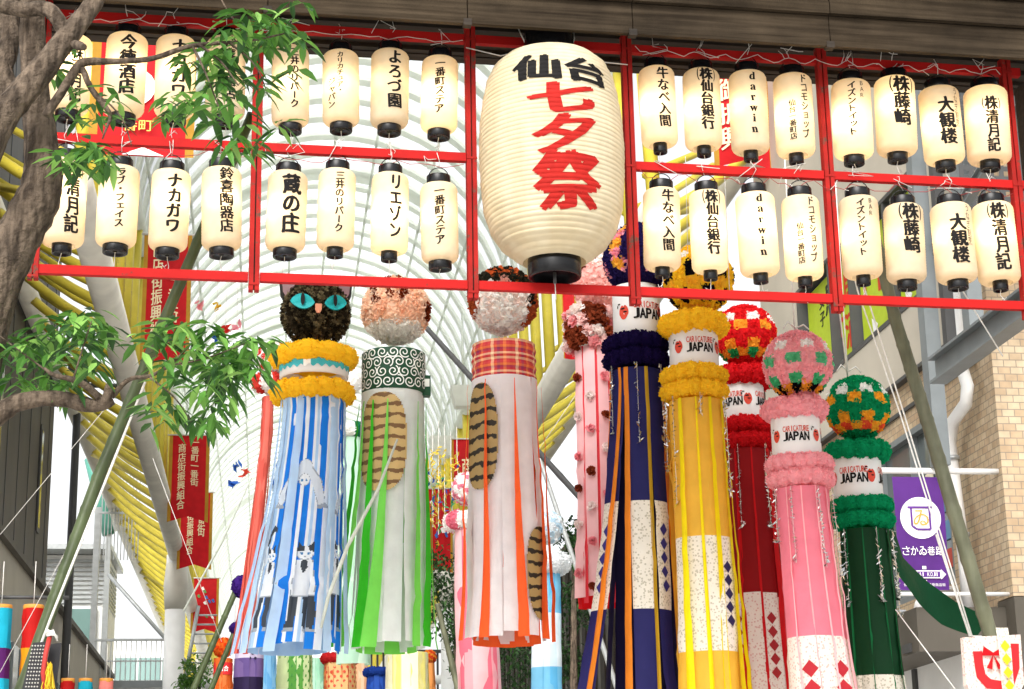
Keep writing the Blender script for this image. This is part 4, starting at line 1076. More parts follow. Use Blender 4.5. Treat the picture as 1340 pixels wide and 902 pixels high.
T, k = mk_tube(777, 458, 26, 792, 14.8, flare=2, swx=-3)
for ph, w_, cc in ((-66, 15, C_('f2c2c4')), (-28, 15, C_('f0c4c6')), (12, 15, C_('f2c2c4')), (50, 17, C_('f1c0c2')), (86, 16, C_('eebfc2')), (130, 20, BRED), (180, 22, BRED), (-130, 20, BRED), (-100, 16, C_('d8242c'))):
    strip(T, R_(ph), w_ * k, [(0, cc)], t, dr=0 if abs(ph) < 90 else -.02, tend=rv(.02) + .96 + (.04 if abs(ph) > 95 else 0))
for ph in (-48, -8, 32): strip(T, R_(ph), 3 * k, [(0, C_('e0424c'))], t, dr=-.01, wend=6 * k)
cy = [C_('8a3a24'), C_('f3e4e0'), C_('ef9aa2')]; i = 0
for ph in (-64, -26, 14, 50):
    mb = MB()
    for j in range(6):
        p = T.p(R_(ph), .12 + j * .15 + (.07 if ph in (-26, 50) else 0) + rv(.02), .012); N = Vector((sin(R_(ph)), -cos(R_(ph)), 0))
        for _ in range(3): puff(mb, p, N + Vector((rv(.4), rv(.4), rv(.4))), 6.5 * k, cy[(i + j) % 3], 10)
    i += 1; mb.build('pompom_string', 'tissue', t, smooth=False)

# ---------------- cat-head streamers
def cat_overlay(T, shape, parent, name='animal_print', n=None):
    mb = MB()
    for pts, col, off in shape:
        vs = [T.p(a, b, off) for a, b in pts]; mb.add(vs, [tuple(range(len(vs)))], col, 'paint')
    mb.smooth = False; return mb.build(name, 'paint', parent)
def oval(T, phc, wd, t0, t1, base, dark, nst, parent, dr=.03, slant=.0, name='striped_oval'):
    mb = MB(); nu, nv = 34, 190
    sd = [rv(1) for _ in range(80)]
    def keep(a, b):
        x = (a - .5) * 2; y = (b - .5) * 2; return abs(x) ** 2.6 + abs(y) ** 2.6 < 1
    def colf(a, b):
        v = b * nst + .07 * sin(a * 9 + b * 5) + .035 * sin(a * 29 + b * 40) + .12 * (a - .5); f = v % 1
        ed = .34 + .08 * sin(a * 14 + int(v) * 3) + .03 * sin(a * 47 + int(v))
        return dark if f < ed and .04 < a < .97 else base
    mb.grid(lambda a, b: T.p(phc + (a - .5) * wd / T.r, t0 + (t1 - t0) * b, dr), nu, nv, colf, 'paint', keep=keep)
    return mb.build(name, 'paint', parent)
# black cat
YC = 13.6
t, c, r = head('cat_streamer', 'black cat head streamer with teal eyes over blue striped paper', (413, 411, 46), YC)
flower_ball(c, r, lambda N: random.choice([C_('4b4131'), C_('3a3224'), C_('2b251b'), C_('62573f'), C_('8a7d5e')]), 'head', t, n=700, petals=8, size=r * .15, spiky=True, var=.25)
k = mpp(c); fr = lambda x, y, d=0: c + Vector((x * k, -sqrt(max(0, (r * 1.02) ** 2 - (x * k) ** 2 - (y * k) ** 2)) - d, y * k / cos(PITCH)))
for s, ex in ((-1, -20), (1, 23)):
    mb = MB(); N = 20
    vs = [fr(ex + 15 * cos(a), 4 + s * 3.2 * cos(a) + 10 * sin(a) * (abs(sin(a)) ** .55), .014) for a in [2 * pi * j / N for j in range(N)]]
    vb = [p + Vector((0, .02, 0)) for p in vs]
    mb.add(vs + vb, [tuple(range(N))[::-1]] + [(j, (j + 1) % N, N + (j + 1) % N, N + j) for j in range(N)], C_('129a9c'), 'paint'); mb.smooth = False; e = mb.build('eye', 'paint', t)
    mb = MB(); vs = [fr(ex + (0 if s < 0 else -1) + 2.6 * cos(a), 6 + 8.2 * sin(a), .019) for a in [2 * pi * j / 16 for j in range(16)]]; mb.add(vs, [tuple(range(16))[::-1]], (.01, .01, .01), 'ink'); mb.build('pupil', 'ink', e)
mb = MB(); vs = [(-4, 1), (4, 1), (4.2, -6), (2, -10), (-2, -10), (-4.2, -6)]
mb.add([fr(x, y - 2, .02) for x, y in vs] + [fr(x, y - 2, 0) for x, y in vs], [(5, 4, 3, 2, 1, 0)] + [(j, (j + 1) % 6, 6 + (j + 1) % 6, 6 + j) for j in range(6)], C_('cf8a6c'), 'paint'); mb.smooth = False; mb.build('nose', 'paint', t)
for s in (-1, 1):
    mb = MB(); b0 = fr(s * 22, 36); 
    P = lambda x, y, d: c + Vector((x * k, d, y * k))
    o3 = [P(s * 19, 36, -.06), P(s * 40, 13, -.02), P(s * 46, 24, -.02), P(s * 47.5, 40, -.02), P(s * 42, 52, -.02)]
    bk = [p + Vector((0, .05, 0)) for p in o3]
    fsx = [(0, 1, 2, 3, 4), (9, 8, 7, 6, 5)] + [(j, 5 + j, 5 + (j + 1) % 5, (j + 1) % 5) for j in range(5)]
    mb.add(o3 + bk, fsx, C_('1c1814'), 'paint'); mb.smooth = False; eo = mb.build('ear', 'paint', t)
    mb = MB(); cen = sum(o3, Vector()) / 5; mb.add([cen.lerp(p, .62) + Vector((0, -.012, 0)) for p in o3], [(0, 1, 2, 3, 4)], C_('7d6063'), 'paint'); mb.build('inner_ear', 'paint', eo)
cc = at(411, 486, YC); kk = mpp(cc)
flower_ring(at(411, 470, YC), 43 * kk, 13 * kk, C_('ffd634'), 'flower_ring', t, nb=9)
flower_ring(at(409, 516, YC), 41 * kk, 12.5 * kk, C_('ffd634'), 'flower_ring', t, nb=14)
mb = MB(); mb.lathe(cc, [(43 * kk, -12 * kk), (45 * kk, -10 * kk), (45 * kk, 14 * kk), (43 * kk, 15 * kk)], 40, W, 'plastic'); bd = mb.build('paper_band', 'plastic', t)
mb = MB(); mb.grid(lambda a, b: cc + Vector((sin((a - .5) * 3.4) * 45.6 * kk, -cos((a - .5) * 3.4) * 45.6 * kk, (b - .5) * 10 * kk + (2 * kk * sin(a * 90) if b in (0, 1) else 0) + 2 * kk)), 80, 3, lambda a, b: W if abs(a - .42) < .03 else C_('3fb3bd'), 'paint'); mb.build('ribbon', 'paint', bd)
T, k = mk_tube(410, 524, 40, 852, YC, flare=19, swx=-25, seed=1, wav=.02)
# the print on the paper: two rows of plain cartoon cats, white with black patches and grey outlines
gy, wh, bk_ = C_('a4abb2'), C_('eef1f3'), C_('444a52')
def poly(pts, col): return ([(x, y) for x, y in pts], col)
def inside(pts, x, y):
    c_ = False; n_ = len(pts); j_ = n_ - 1
    for i_ in range(n_):
        (xi, yi), (xj, yj) = pts[i_], pts[j_]
        if (yi > y) != (yj > y) and x < (xj - xi) * (y - yi) / (yj - yi) + xi: c_ = not c_
        j_ = i_
    return c_
def ellp(cx, cy, rx, ry, n_=16): return [(cx + rx * cos(2 * pi * i_ / n_), cy + ry * sin(2 * pi * i_ / n_)) for i_ in range(n_)]
SIT = [poly(ellp(0, 9, 10.6, 9.4), gy), poly([(-10, 12), (-9.5, 24), (-2, 16)], bk_), poly([(10, 12), (9.5, 24), (2, 16)], bk_), poly(ellp(0, 9, 9.8, 8.6), wh), poly([(-9.6, 11), (-7, 16), (-1, 17.6), (-2, 12)], bk_), poly([(9.6, 11), (7, 16), (3, 17), (5, 12)], bk_),
       poly(ellp(-4, 8.4, 2.2, 1.5), C_('4a86b8')), poly(ellp(4, 8.4, 2.2, 1.5), C_('4a86b8')), poly(ellp(0, 4.6, 1.2, .8), gy),
       poly([(-10, 0), (10, 0), (14.8, -46), (-14.8, -46)], gy), poly([(-9.2, 0), (9.2, 0), (13.8, -45), (-13.8, -45)], wh), poly([(-3, 0), (3, 0), (5, -9), (0, -17), (-4, -8)], bk_), poly([(-14.2, -46), (-2, -46), (-4, -86), (-16, -86)], bk_), poly([(3, -46), (14.4, -46), (18, -70), (14, -88), (6, -86)], bk_), poly([(-18, -86), (-4, -86), (-4, -91), (-20, -91)], gy), poly([(6, -86), (17, -88), (20, -92), (6, -91)], gy)]
TAIL = [poly([(-12, 30), (-8, 46), (0, 54), (8, 50), (8, 44), (1, 46), (-4, 40), (-6, 26)], bk_), poly([(-12, 30), (-6, 26), (-5, 6), (-11, 2)], wh)]
KNEEL = [poly(ellp(0, 12, 13.2, 12), gy), poly([(-12, 14), (-30, -6), (-42, -34), (-30, -38), (-16, -12), (-6, 2), (6, 2), (14, -10), (26, -38), (40, -34), (30, -4), (12, 14)], gy), poly([(-11, 12), (-29, -7), (-40.5, -33), (-31, -36.5), (-17, -14), (-7, 0), (7, 0), (15, -12), (27, -36.5), (38.5, -33), (29, -5), (11, 12)], C_('dde4ea')),
         poly(ellp(0, 12, 12.4, 11.2), C_('dde4ea')), poly(ellp(0, -4, 10, 8.4), gy), poly(ellp(0, -4, 9.3, 7.7), wh), poly(ellp(-4, -5, 2.2, 1.6), C_('4a86b8')), poly(ellp(4, -5, 2.2, 1.6), C_('4a86b8')), poly([(-44, -34), (-28, -38), (-28, -41), (-46, -39)], gy), poly([(25, -38), (42, -34), (46, -39), (25, -41)], gy)]
def catart(phi, t):
    X = phi * 180 / pi; Y = t * 328
    for shape, cx, cy, sx, sy in ((KNEEL, -10, 112, .95, 1.0), (KNEEL, 78, 118, .7, 1.0), (TAIL, -47, 228, .9, 1.), (SIT, -44, 222, .72, .95), (SIT, 3, 220, 1.15, 1.0), (SIT, 60, 214, 1.0, 1.)):
        x = (X - cx) / sx; y = -(Y - cy) / sy
        if abs(x) > 48 or abs(y) > 95: continue
        for pts, col in reversed(shape):
            if inside(pts, x, y): return col
    return None
blu, lbl, wht = C_('1f7fe0'), C_('b3d1ee'), C_('eef1f3')
sq = [([wht, blu, blu, wht, lbl, wht], 24), ([blu, blu, wht, wht], 18), ([wht, lbl, lbl, wht, blu, blu], 26), ([wht, blu, blu, blu, wht], 20)]
for i, ph in enumerate(range(-96, 100, 24)):
    pt_, w_ = sq[i % 4]
    strip(T, R_(ph), 19 * k, [(0, wht)], t, dr=rv(.012), wend=27 * k, pattern=pt_, sway=rv(.02) - (.03 if ph < -70 else 0), tend=1 + rv(.02), art=catart if abs(ph) < 90 else None, n=200 if abs(ph) < 90 else 26)
for ph in (125, 150, 180, -150, -125): strip(T, R_(ph), 22 * k, [(0, C_('a9cbed'))], t, dr=-.02, wend=32 * k)
for ph, sw in ((-80, -.05), (-62, -.04), (-26, -.02), (34, .03), (68, .05)): strip(T, R_(ph), 9 * k, [(0, C_('bcd7f0'))], t, dr=.016, wend=16 * k, sway=sw, tend=1.02)
# orange tabby
YO = 13.8
t, c, r = head('cat_streamer', 'orange tabby head streamer with a green swirl patterned band', (518, 407, 46), YO)
def tabby(N):
    if N.z < -.52 and N.x < .75: return C_('f8f6f0')
    if N.z > .12 and (abs(N.x + .28) < .07 or abs(N.x - .12) < .09 or abs(N.x + .72) < .06): return C_('7d3419')
    if (N - Vector((.93, -.3, -.08))).length < .32: return C_('7d3419')
    return random.choice([C_('fcd8bc'), C_('fde0c8'), C_('fbd0b0')])
flower_ball(c, r, tabby, 'head', t, n=480, petals=8, size=r * .17)
def collar(x, y0, y1, rp, Y, parent, col, name='patterned_band'):
    a = at(x, y0, Y); b = at(x, y1, Y); kk = mpp(a); ce = Vector((a.x, a.y, 0)); return ce, rp * kk, b.z, a.z, kk
ce, rr, z0, z1, kk = collar(515, 465, 516, 41.5, YO, t, None)
mb = MB(); mb.lathe(ce, [(rr * .98, z0 - .01), (rr, z0), (rr, z1), (rr * .98, z1 + .004)], 40, C_('0f4128'), 'paint'); bd = mb.build('patterned_band', 'paint', t)
mb = MB()   # white swirls drawn as thin curls on the cloth
def ribbon(pts, w_, surf, mb, col):
    L = []
    for i in range(len(pts)):
        x, y = pts[i]; x2, y2 = pts[min(i + 1, len(pts) - 1)]; x1, y1 = pts[max(i - 1, 0)]
        dx, dy = x2 - x1, y2 - y1; l_ = sqrt(dx * dx + dy * dy) or 1; nx, ny = -dy / l_ * w_, dx / l_ * w_
        L += [surf(x + nx, y + ny), surf(x - nx, y - ny)]
    mb.add(L, [(2 * i, 2 * i + 1, 2 * i + 3, 2 * i + 2) for i in range(len(pts) - 1)], col, 'paint')
sf = lambda x, y: ce + Vector((sin(x / rr) * (rr + .003), -cos(x / rr) * (rr + .003), y))
H_ = z1 - z0; st_ = 14.5 * kk; j = 0
yy = z0 + st_ * .55
while yy < z1 - st_ * .2:
    x = -rr * 1.7 + (st_ * .5 if j % 2 else 0)
    while x < rr * 1.7:
        dirn = random.choice((-1, 1)); a0 = random.uniform(0, 6.28); pts = []
        for i in range(26):
            u = i / 25; a = a0 + dirn * u * 9; rd_ = st_ * .10 + st_ * .42 * u
            pts.append((x + cos(a) * rd_ * 1.0, min(z1 - .004, max(z0 + .004, yy + sin(a) * rd_))))
        ribbon(pts, .72 * kk, sf, mb, C_('e8ece6')); x += st_
    yy += st_ * .88; j += 1
mb.smooth = False; mb.build('swirl_pattern', 'paint', bd)
mb = MB(); p = at(556, 506, YO - .05); mb.obox(p, Vector((.04, 0, 0)), Vector((0, .04, 0)), Vector((0, 0, .08)), C_('0f4128'), 'paint'); mb.obox(p + Vector((.01, -.042, .02)), Vector((.02, 0, 0)), Vector((0, .003, 0)), Vector((0, 0, .03)), C_('d8ded6'), 'paint'); mb.smooth = False; mb.build('knot', 'paint', bd)
T, k = mk_tube(514, 517, 40.5, 852, YO, flare=5, swx=-7, seed=2)
for ph in range(-90, 271, 30): strip(T, R_(ph), 22 * k, [(0, C_('e9ebea'))], t, dr=rv(.006) - (.015 if ph > 90 else 0), wend=24 * k, tend=.985 + rv(.012))
gr1, gr2 = C_('3fc22a'), C_('7fdc5a')
for ph, w0, w1, sw, dd in ((-38, 2, 18, -.06, .045), (-14, 1.5, 20, -.10, .045), (-72, 2, 22, -.16, .04), (38, 1, 16, .0, .035), (62, 2, 22, .02, .035), (-55, 2, 12, -.12, .05), (84, 3, 14, .06, .035)):
    strip(T, R_(ph), w0 * k, [(0, gr1 if ph in (-38, -72, 62) else gr2)], t, dr=dd, wend=w1 * k, sway=sw, tend=1 + rv(.01), t0=.05)
for ph in (120, 160, 200, 240): strip(T, R_(ph), 24 * k, [(0, gr2)], t, dr=-.03, wend=26 * k)
oval(T, R_(-24), 58 * k, .02, .41, C_('b79c66'), C_('6c4f30'), 9, t)
# calico
YK = 13.4
t, c, r = head('cat_streamer', 'calico head streamer with a red tartan band and orange strips', (658, 394, 46), YK)
def calico(N):
    if (N - Vector((-.1, -.95, .33))).length < .17: return C_('e8a99a')
    if N.z > .30: return random.choice([C_('dd6a36'), C_('dd6a36'), C_('2c2a20')]) if int((N.x + 2) * 5) % 2 else C_('2f2c22')
    if N.x > .62: return C_('25211c') if N.z > -.25 and N.x < .86 else C_('b85a33')
    if N.x < -.84: return C_('b85a33')
    return random.choice([C_('fcf8f4'), C_('fbf6f2'), C_('fae8e0')])
flower_ball(c, r, calico, 'head', t, n=420, petals=9, size=r * .2)
ce, rr, z0, z1, kk = collar(659, 455, 497, 41.5, YK, t, None)
us = [C_('b3232c'), C_('c23a35'), C_('e9c9a0'), C_('c23a35'), C_('7b2350'), C_('b3232c'), C_('e07a3a'), C_('c23a35')]
vs_ = [C_('b3232c'), C_('e9c9a0'), C_('b3232c'), C_('8a2a4e'), C_('e07a3a'), C_('c23a35'), C_('b3232c'), C_('e4c096')]
def plaid(a, b):
    u_ = us[int(a * 64) % 8]; v_ = vs_[int(b * 16) % 8]; return tuple((p + q) / 2 for p, q in zip(u_, v_))
mb = MB(); mb.grid(lambda a, b: ce + Vector((sin((a - .5) * 2 * pi) * (rr + .006 * sin(b * 25)), -cos((a - .5) * 2 * pi) * (rr + .006 * sin(b * 25)), z0 - .02 + (z1 - z0 + .03) * b)), 128, 16, plaid, 'paint'); mb.build('patterned_band', 'paint', t)
T, k = mk_tube(659, 500, 42, 842, YK, flare=8, swx=-2, seed=3)
for ph in range(-90, 271, 30): strip(T, R_(ph), 23 * k, [(0, C_('ece9ea'))], t, dr=rv(.005) - (.015 if ph > 90 else 0), wend=25 * k, tend=.98 + rv(.01))
og = C_('f4622c')
for ph, w0, w1, sw in ((-38, 1.2, 13, -.0), (6, .8, 14, .03), (47, 1, 16, .02), (-78, 1, 10, -.03), (88, 2, 10, .03)): strip(T, R_(ph), w0 * k, [(0, og)], t, dr=.045, wend=w1 * k, sway=sw, tend=.995, t0=.02)
for ph in (110, 140, 170, 200, 230): strip(T, R_(ph), 22 * k, [(0, og)], t, dr=-.03, wend=24 * k)
oval(T, R_(-50), 44 * k, .03, .44, C_('9a7e4e'), C_('261e15'), 8, t); oval(T, R_(48), 42 * k, .58, .93, C_('9a7e4e'), C_('261e15'), 8, t)

# ---------------- smaller streamers farther back
def mini(label, Y, ball, ballcol, collar_, tube, cols, spots=None, ring=True, name='paper_streamer', group=SG, petals=8, flare=2):
    x, y, r = ball if ball else (tube[0], tube[1], 0); c = at(x, y, Y); k = mpp(c)
    t = thing(name, label, 'streamer', c, group)
    cf = (lambda N: ballcol) if not spots else (lambda N: spots if (int(atan2(N.x, -N.y) * 2.2 + 20) + int((N.z + 1) * 3.5)) % 3 == 0 else ballcol)
    if ball: flower_ball(c, r * k, cf, 'flower_ball', t, n=150, petals=6, size=r * k * .25)
    if collar_:
        cx, cy, cr, ch, cc = collar_; p = at(cx, cy, Y)
        flower_ring(p, (cr - ch * .3) * k, ch * .5 * k, cc if not isinstance(cc, list) else cc[0], 'flower_ring', t, nb=9, alt=cc if isinstance(cc, list) else None)
    tx, ty, tr, te, sw = tube; T, k = mk_tube(tx, ty, tr, te, Y, flare=flare, swx=sw, seed=x)
    n = 9
    for i in range(n):
        ph = -100 + 200 * i / (n - 1); v = cols[i % len(cols)]
        strip(T, R_(ph), 2 * tr * k * .42, v if isinstance(v, list) else [(0, v)], t, dr=rv(.008), n=14)
    return t, T, k
rdp = C_('d8473c')
mini('red paper streamer with white ball spotted red, left behind the black cat', 16.5, (359, 470, 24), C_('efece8'), (352, 502, 16, 26, [W, rdp]), (351, 520, 7, 856, -30), [C_('d96f60'), C_('c9564a')], rdp, flare=1)
mini('mint green paper streamer half hidden between the blue and green tubes', 17, (458, 500, 18), W, (458, 565, 20, 20, [W, C_('2f8f62')]), (460, 575, 17, 870, 3), [C_('bfe3cc'), C_('d5ecd9')])
mini('pale pink paper streamer with white ball spotted pink behind the white tube', 17.5, (614, 640, 24), W, (608, 683, 22, 24, [W, C_('e77f94')]), (622, 694, 26, 1000, 4), [C_('f2b6bd'), C_('f5cdd0'), C_('e9788c')], C_('e78ba0'))
t, T, k = mini('light blue and white paper streamer with a white ball', 17.5, (714, 690, 24), C_('eef1f2'), (716, 738, 24, 26, C_('eef1f2')), (714, 752, 18, 1000, -4), [[(0, C_('86cdea')), (.25, C_('eaf3f7')), (.5, C_('86cdea')), (.75, C_('eaf3f7'))], [(0, C_('6cc0e6')), (.25, C_('dceef6')), (.5, C_('6cc0e6'))]], C_('cfe6f2'))
BG2 = 'small streamers far down the street'
# far row at the bottom edge
mini('small orange streamer with checkered orange ball at lower left', 26, (292, 848, 14), C_('ee7a2c'), None, (292, 862, 11, 960, 0), [C_('ef8a4a'), C_('e06a2a')], C_('e4481c'), group=BG2)
mini('small dark purple streamer with purple ball and dotted skirt', 24, (318, 768, 16), C_('4a2a86'), (324, 822, 20, 14, C_('43267c')), (327, 826, 18, 1000, 0), [[(0, C_('c9bdd6')), (.2, C_('7a6399')), (.36, C_('2c2143'))], [(0, C_('d8cfe2')), (.22, C_('6a5590')), (.36, C_('30244a'))]], group=BG2)
mini('small cream streamer printed with green leaves', 25, None, W, None, (386, 850, 22, 960, 0), [C_('d5e2b0'), C_('5fa046'), C_('d5e2b0')], group=BG2)
mini('small tan streamer with red dots and red flower ring', 25, None, W, (445, 862, 22, 14, C_('c22a2c')), (445, 868, 20, 960, 0), [C_('e0bd84'), C_('dcb87c'), C_('d4774a')], group=BG2)
mini('small navy blue streamer with dark ring', 27, None, W, (494, 880, 16, 12, C_('24459a')), (494, 884, 14, 960, 0), [C_('2d57b5'), C_('24459a')], group=BG2)
mini('small pale yellow and white streamer', 26, None, W, None, (533, 855, 26, 980, 0), [C_('ece6a4'), C_('f1efd6'), C_('e6de86')], group=BG2)
mini('small mint streamer between the leaf print and red ringed ones', 28, None, W, None, (412, 862, 12, 960, 0), [C_('a8dcc0'), C_('bfe6cf')], group=BG2)
mini('small light blue streamer under the blue striped tube', 28, None, W, None, (349, 858, 12, 960, 0), [C_('8cc4e6'), C_('6fb2e0')], group=BG2)
mini('small peach streamer right of the red ringed one', 29, None, W, None, (472, 866, 9, 960, 0), [C_('f0c9a8'), C_('eab890')], group=BG2)
mini('small red and white ball streamer by the yellow one', 30, (562, 860, 10), C_('d8502c'), None, (562, 868, 6, 940, 0), [C_('e8a05a')], C_('e9a23a'), group=BG2)
# plain tubes hung in a row at far left
def plain_tube(label, px, y0, r, segs, Y, yend=1010):
    c = at(px, y0, Y); t = thing('paper_tube', label, 'streamer', c, 'plain tubes hung along the left wall'); T, k = mk_tube(px, y0, r, yend, Y, wav=.004)
    for ph in range(-100, 101, 40): strip(T, R_(ph), r * k * .78, segs, t, dr=rv(.004), n=16)
    mb = MB(); mb.lathe(c, [(r * k * .96, -.02), (r * k * 1.0, -.01), (r * k * 1.0, .035), (r * k * .96, .04)], 20, C_('c98a3a'), 'paint'); mb.build('rim', 'paint', t)
    mb = MB(); mb.tube([c, c + Vector((0, 0, .5))], .005, 5, m='wire'); mb.build('hanging_cord', 'wire', t)
# prints on the far streamers
def far_print(px, y0, y1, r, Y, kind, col, label=None):
    mb = MB(); c = at(px, y0, Y); k = mpp(c); R = r * k * 1.08; nr = int((y1 - y0) / 6)
    for j in range(nr):
        for i in range(7):
            ph = R_(-70 + 23 * i + (11 if j % 2 else 0)); z = -(j + .5) * 6 * k; d = Vector((sin(ph), -cos(ph), 0)); tg = Vector((cos(ph), sin(ph), 0)); p = c + d * R + Vector((0, 0, z)); s_ = 2.0 * k
            if kind == 'dot': vs = [p + tg * s_ * cos(q * pi / 4) + Vector((0, 0, s_ * sin(q * pi / 4))) for q in range(8)]
            else: vs = [p - tg * s_ * .7 - Vector((0, 0, s_ * .8)), p + tg * s_ * .5 - Vector((0, 0, s_ * .6)), p + tg * s_ * .8 + Vector((0, 0, s_ * .6)), p + Vector((0, 0, s_ * 1.3))]
            mb.add(vs, [tuple(range(len(vs)))], col, 'paint')
    mb.smooth = False; return mb
for ob in list(COL.objects):
    lb = ob.get('label', '')
    if lb == 'small cream streamer printed with green leaves': far_print(386, 853, 940, 22, 25, 'leaf', C_('3f8a38')).build('leaf_print', 'paint', ob)
    if lb == 'small tan streamer with red dots and red flower ring': far_print(445, 872, 940, 20, 25, 'dot', C_('b8402a')).build('dot_print', 'paint', ob)
    if lb.startswith('small dark purple streamer'):
        far_print(327, 836, 868, 17, 24, 'dot', C_('2a2140')).build('dot_print', 'paint', ob)
        q = at(322, 808, 24); kq = mpp(q); mb = MB(); mb.lathe(Vector((q.x, q.y, 0)), [(15 * kq, q.z - 14 * kq), (15 * kq, q.z + 16 * kq)], 24, W, 'plastic'); bo = mb.build('paper_band', 'plastic', ob)
        mb = MB(); put_text(mb, row('山上', 0, 0, 16 * kq, 9 * kq), lambda x, y: Vector((q.x + sin(x / (15 * kq)) * 15.4 * kq, q.y - cos(x / (15 * kq)) * 15.4 * kq, q.z + y)), m='ink', step=None, bold=.02); mb.smooth = False; mb.build('lettering', 'ink', bo)
    if lb.startswith('small orange streamer'):
        q = at(292, 876, 26); kq = mpp(q); mb = MB(); mb.lathe(Vector((q.x, q.y, 0)), [(12.5 * kq, q.z - 8 * kq), (12.5 * kq, q.z + 8 * kq)], 24, C_('c8262a'), 'paint'); bo = mb.build('paper_band', 'paint', ob)
        mb = MB(); put_text(mb, row('組合', 0, 0, 14 * kq, 7 * kq), lambda x, y: Vector((q.x + sin(x / (12.5 * kq)) * 12.9 * kq, q.y - cos(x / (12.5 * kq)) * 12.9 * kq, q.z + y)), W, 'paint', step=None, bold=.02); mb.smooth = False; mb.build('lettering', 'paint', bo)
plain_tube('wide cyan and purple paper tube at the left edge', 2, 797, 14, [(0, C_('23b3cf')), (.24, C_('5d2468')), (.46, C_('23b3cf'))], 20)
plain_tube('red over orange paper tube beside the cyan one', 44, 797, 13.5, [(0, C_('c01f1c')), (.25, C_('e89a1e')), (.5, C_('a01c1c'))], 20)
plain_tube('small red paper tube at the bottom left', 89, 892, 9, [(0, C_('c01f1c'))], 26, 960)
plain_tube('small cyan paper tube at the bottom left', 112, 892, 9, [(0, C_('23b3cf'))], 26, 960)
plain_tube('small salmon pink paper tube at the bottom left', 139, 892, 9, [(0, C_('ee8f86'))], 26, 960)
mb = MB(); a = at(-30, 785, 20.05); b = at(90, 785, 20.05); a.z = b.z = at(44, 782, 20.05).z; mb.tube([a, b], .02, 8, m='darksteel'); tag(mb.build('hanging_rail', 'darksteel', loc=a), 'thin dark rail above the cyan and red paper tubes', 'rail')
# ================================================================== banners, poles, tree, plants
GLD = C_('b98a2c'); BR = C_('c4141c')
def banner(label, s, x0, x1, y0, y1, texts, parent=None, notch=True, extra=None):
    """red cloth banner with gilt side borders and a swallow-tailed hem, hung facing down the street"""
    p00, p10 = atS(x0, y0, s), atS(x1, y0, s); wd = (p10 - p00).dot(AU); H = p00.z - atS(x0, y1, s).z
    ce = (p00 + p10) / 2; ce.z = (p00.z + p10.z) / 2
    t = thing('street_banner', label, 'banner', ce, 'red festival banners')
    def S(a, b, off=0):
        hem = H - (.10 * wd * (1 - abs(a - .5) * 2) if notch else 0) * 1.6
        return ce + AU * ((a - .5) * wd) + AS * (.03 * sin(b * 5 + a * 4) - off) + Vector((0, 0, -hem * b if b > 0 else 0))
    mb = MB(); mb.grid(lambda a, b: S(a, b), 24, 16, lambda a, b: GLD if a < .07 or a > .93 else BR, 'cloth'); cl = mb.build('cloth', 'cloth', t)
    mb = MB()
    for tx, cx, tp, bt, mw, col in texts:
        it = column(tx, (cx - .5) * wd, -tp * H, -bt * H, mw * wd)
        put_text(mb, it, lambda x, y: S(x / wd + .5, -y / H, .02), col, 'paint', step=wd / 10, bold=.02)
    mb.smooth = False
    if texts: mb.build('lettering', 'paint', cl)
    if extra: extra(S, cl)
    mb = MB(); mb.tube([ce - AU * wd * .55 + Vector((0, 0, .01)), ce + AU * wd * .55 + Vector((0, 0, .01))], .02, 8, m='wire'); mb.build('rod', 'wire', t)
    return t
G1 = C_('e7c35a'); TW = C_('ecd9b0')
nm = [('一番町一番街', .64, .04, .62, .2, TW), ('商店街振興組合', .32, .1, .9, .2, TW)]
banner('red banner with gilt edges left of the blue tube, nearest of the three', 46, 222, 275, 570, 684, nm)
banner('red banner hanging behind and below the nearest gilt edged one', 53, 234, 279, 645, 746, [('一番街', .68, .1, .6, .22, TW), ('商店街振興組合', .36, .05, .85, .2, TW)])
def cranes(S, cl):
    mb = MB()
    for i in range(9):
        a, b = random.uniform(.2, .8), random.uniform(.15, .8); col = random.choice([W, C_('2f62a8'), C_('d9a52c'), W, C_('5c8f4c')])
        d = .07; mb.add([S(a - d, b, .03), S(a + d * .2, b - d * .4, .03), S(a + d, b + d * .5, .03), S(a, b + d * .7, .03)], [(0, 1, 2, 3)], col, 'paint')
    mb.smooth = False; mb.build('crane_print', 'paint', cl)
banner('small far red banner printed with white cranes', 66, 251, 287, 757, 829, [], extra=cranes)
banner('wide red banner behind the lower bar at left, lettering in two columns', 31, 189, 252, 308, 480, [('一番街', .64, .3, .7, .22, TW), ('商店街振興組合', .3, .05, .95, .24, TW)])
def tri(S, cl):
    mb = MB(); mb.add([S(.32, .995, .02), S(.72, .995, .02), S(.52, .93, .02)], [(0, 1, 2)], W, 'paint'); mb.smooth = False; mb.build('white_triangle', 'paint', cl)
    mb = MB(); vs = [(.4 + .22 * cos(k * pi / 10), .45 + .16 * sin(k * pi / 10)) for k in range(20)]; mb.add([S(a, b, .02) for a, b in vs], [tuple(range(20))], W, 'paint'); mb.smooth = False; mb.build('white_disc', 'paint', cl)
t = banner('large red banner close behind the upper left lanterns', 22, 122, 258, 45, 205, [], notch=False, extra=tri)
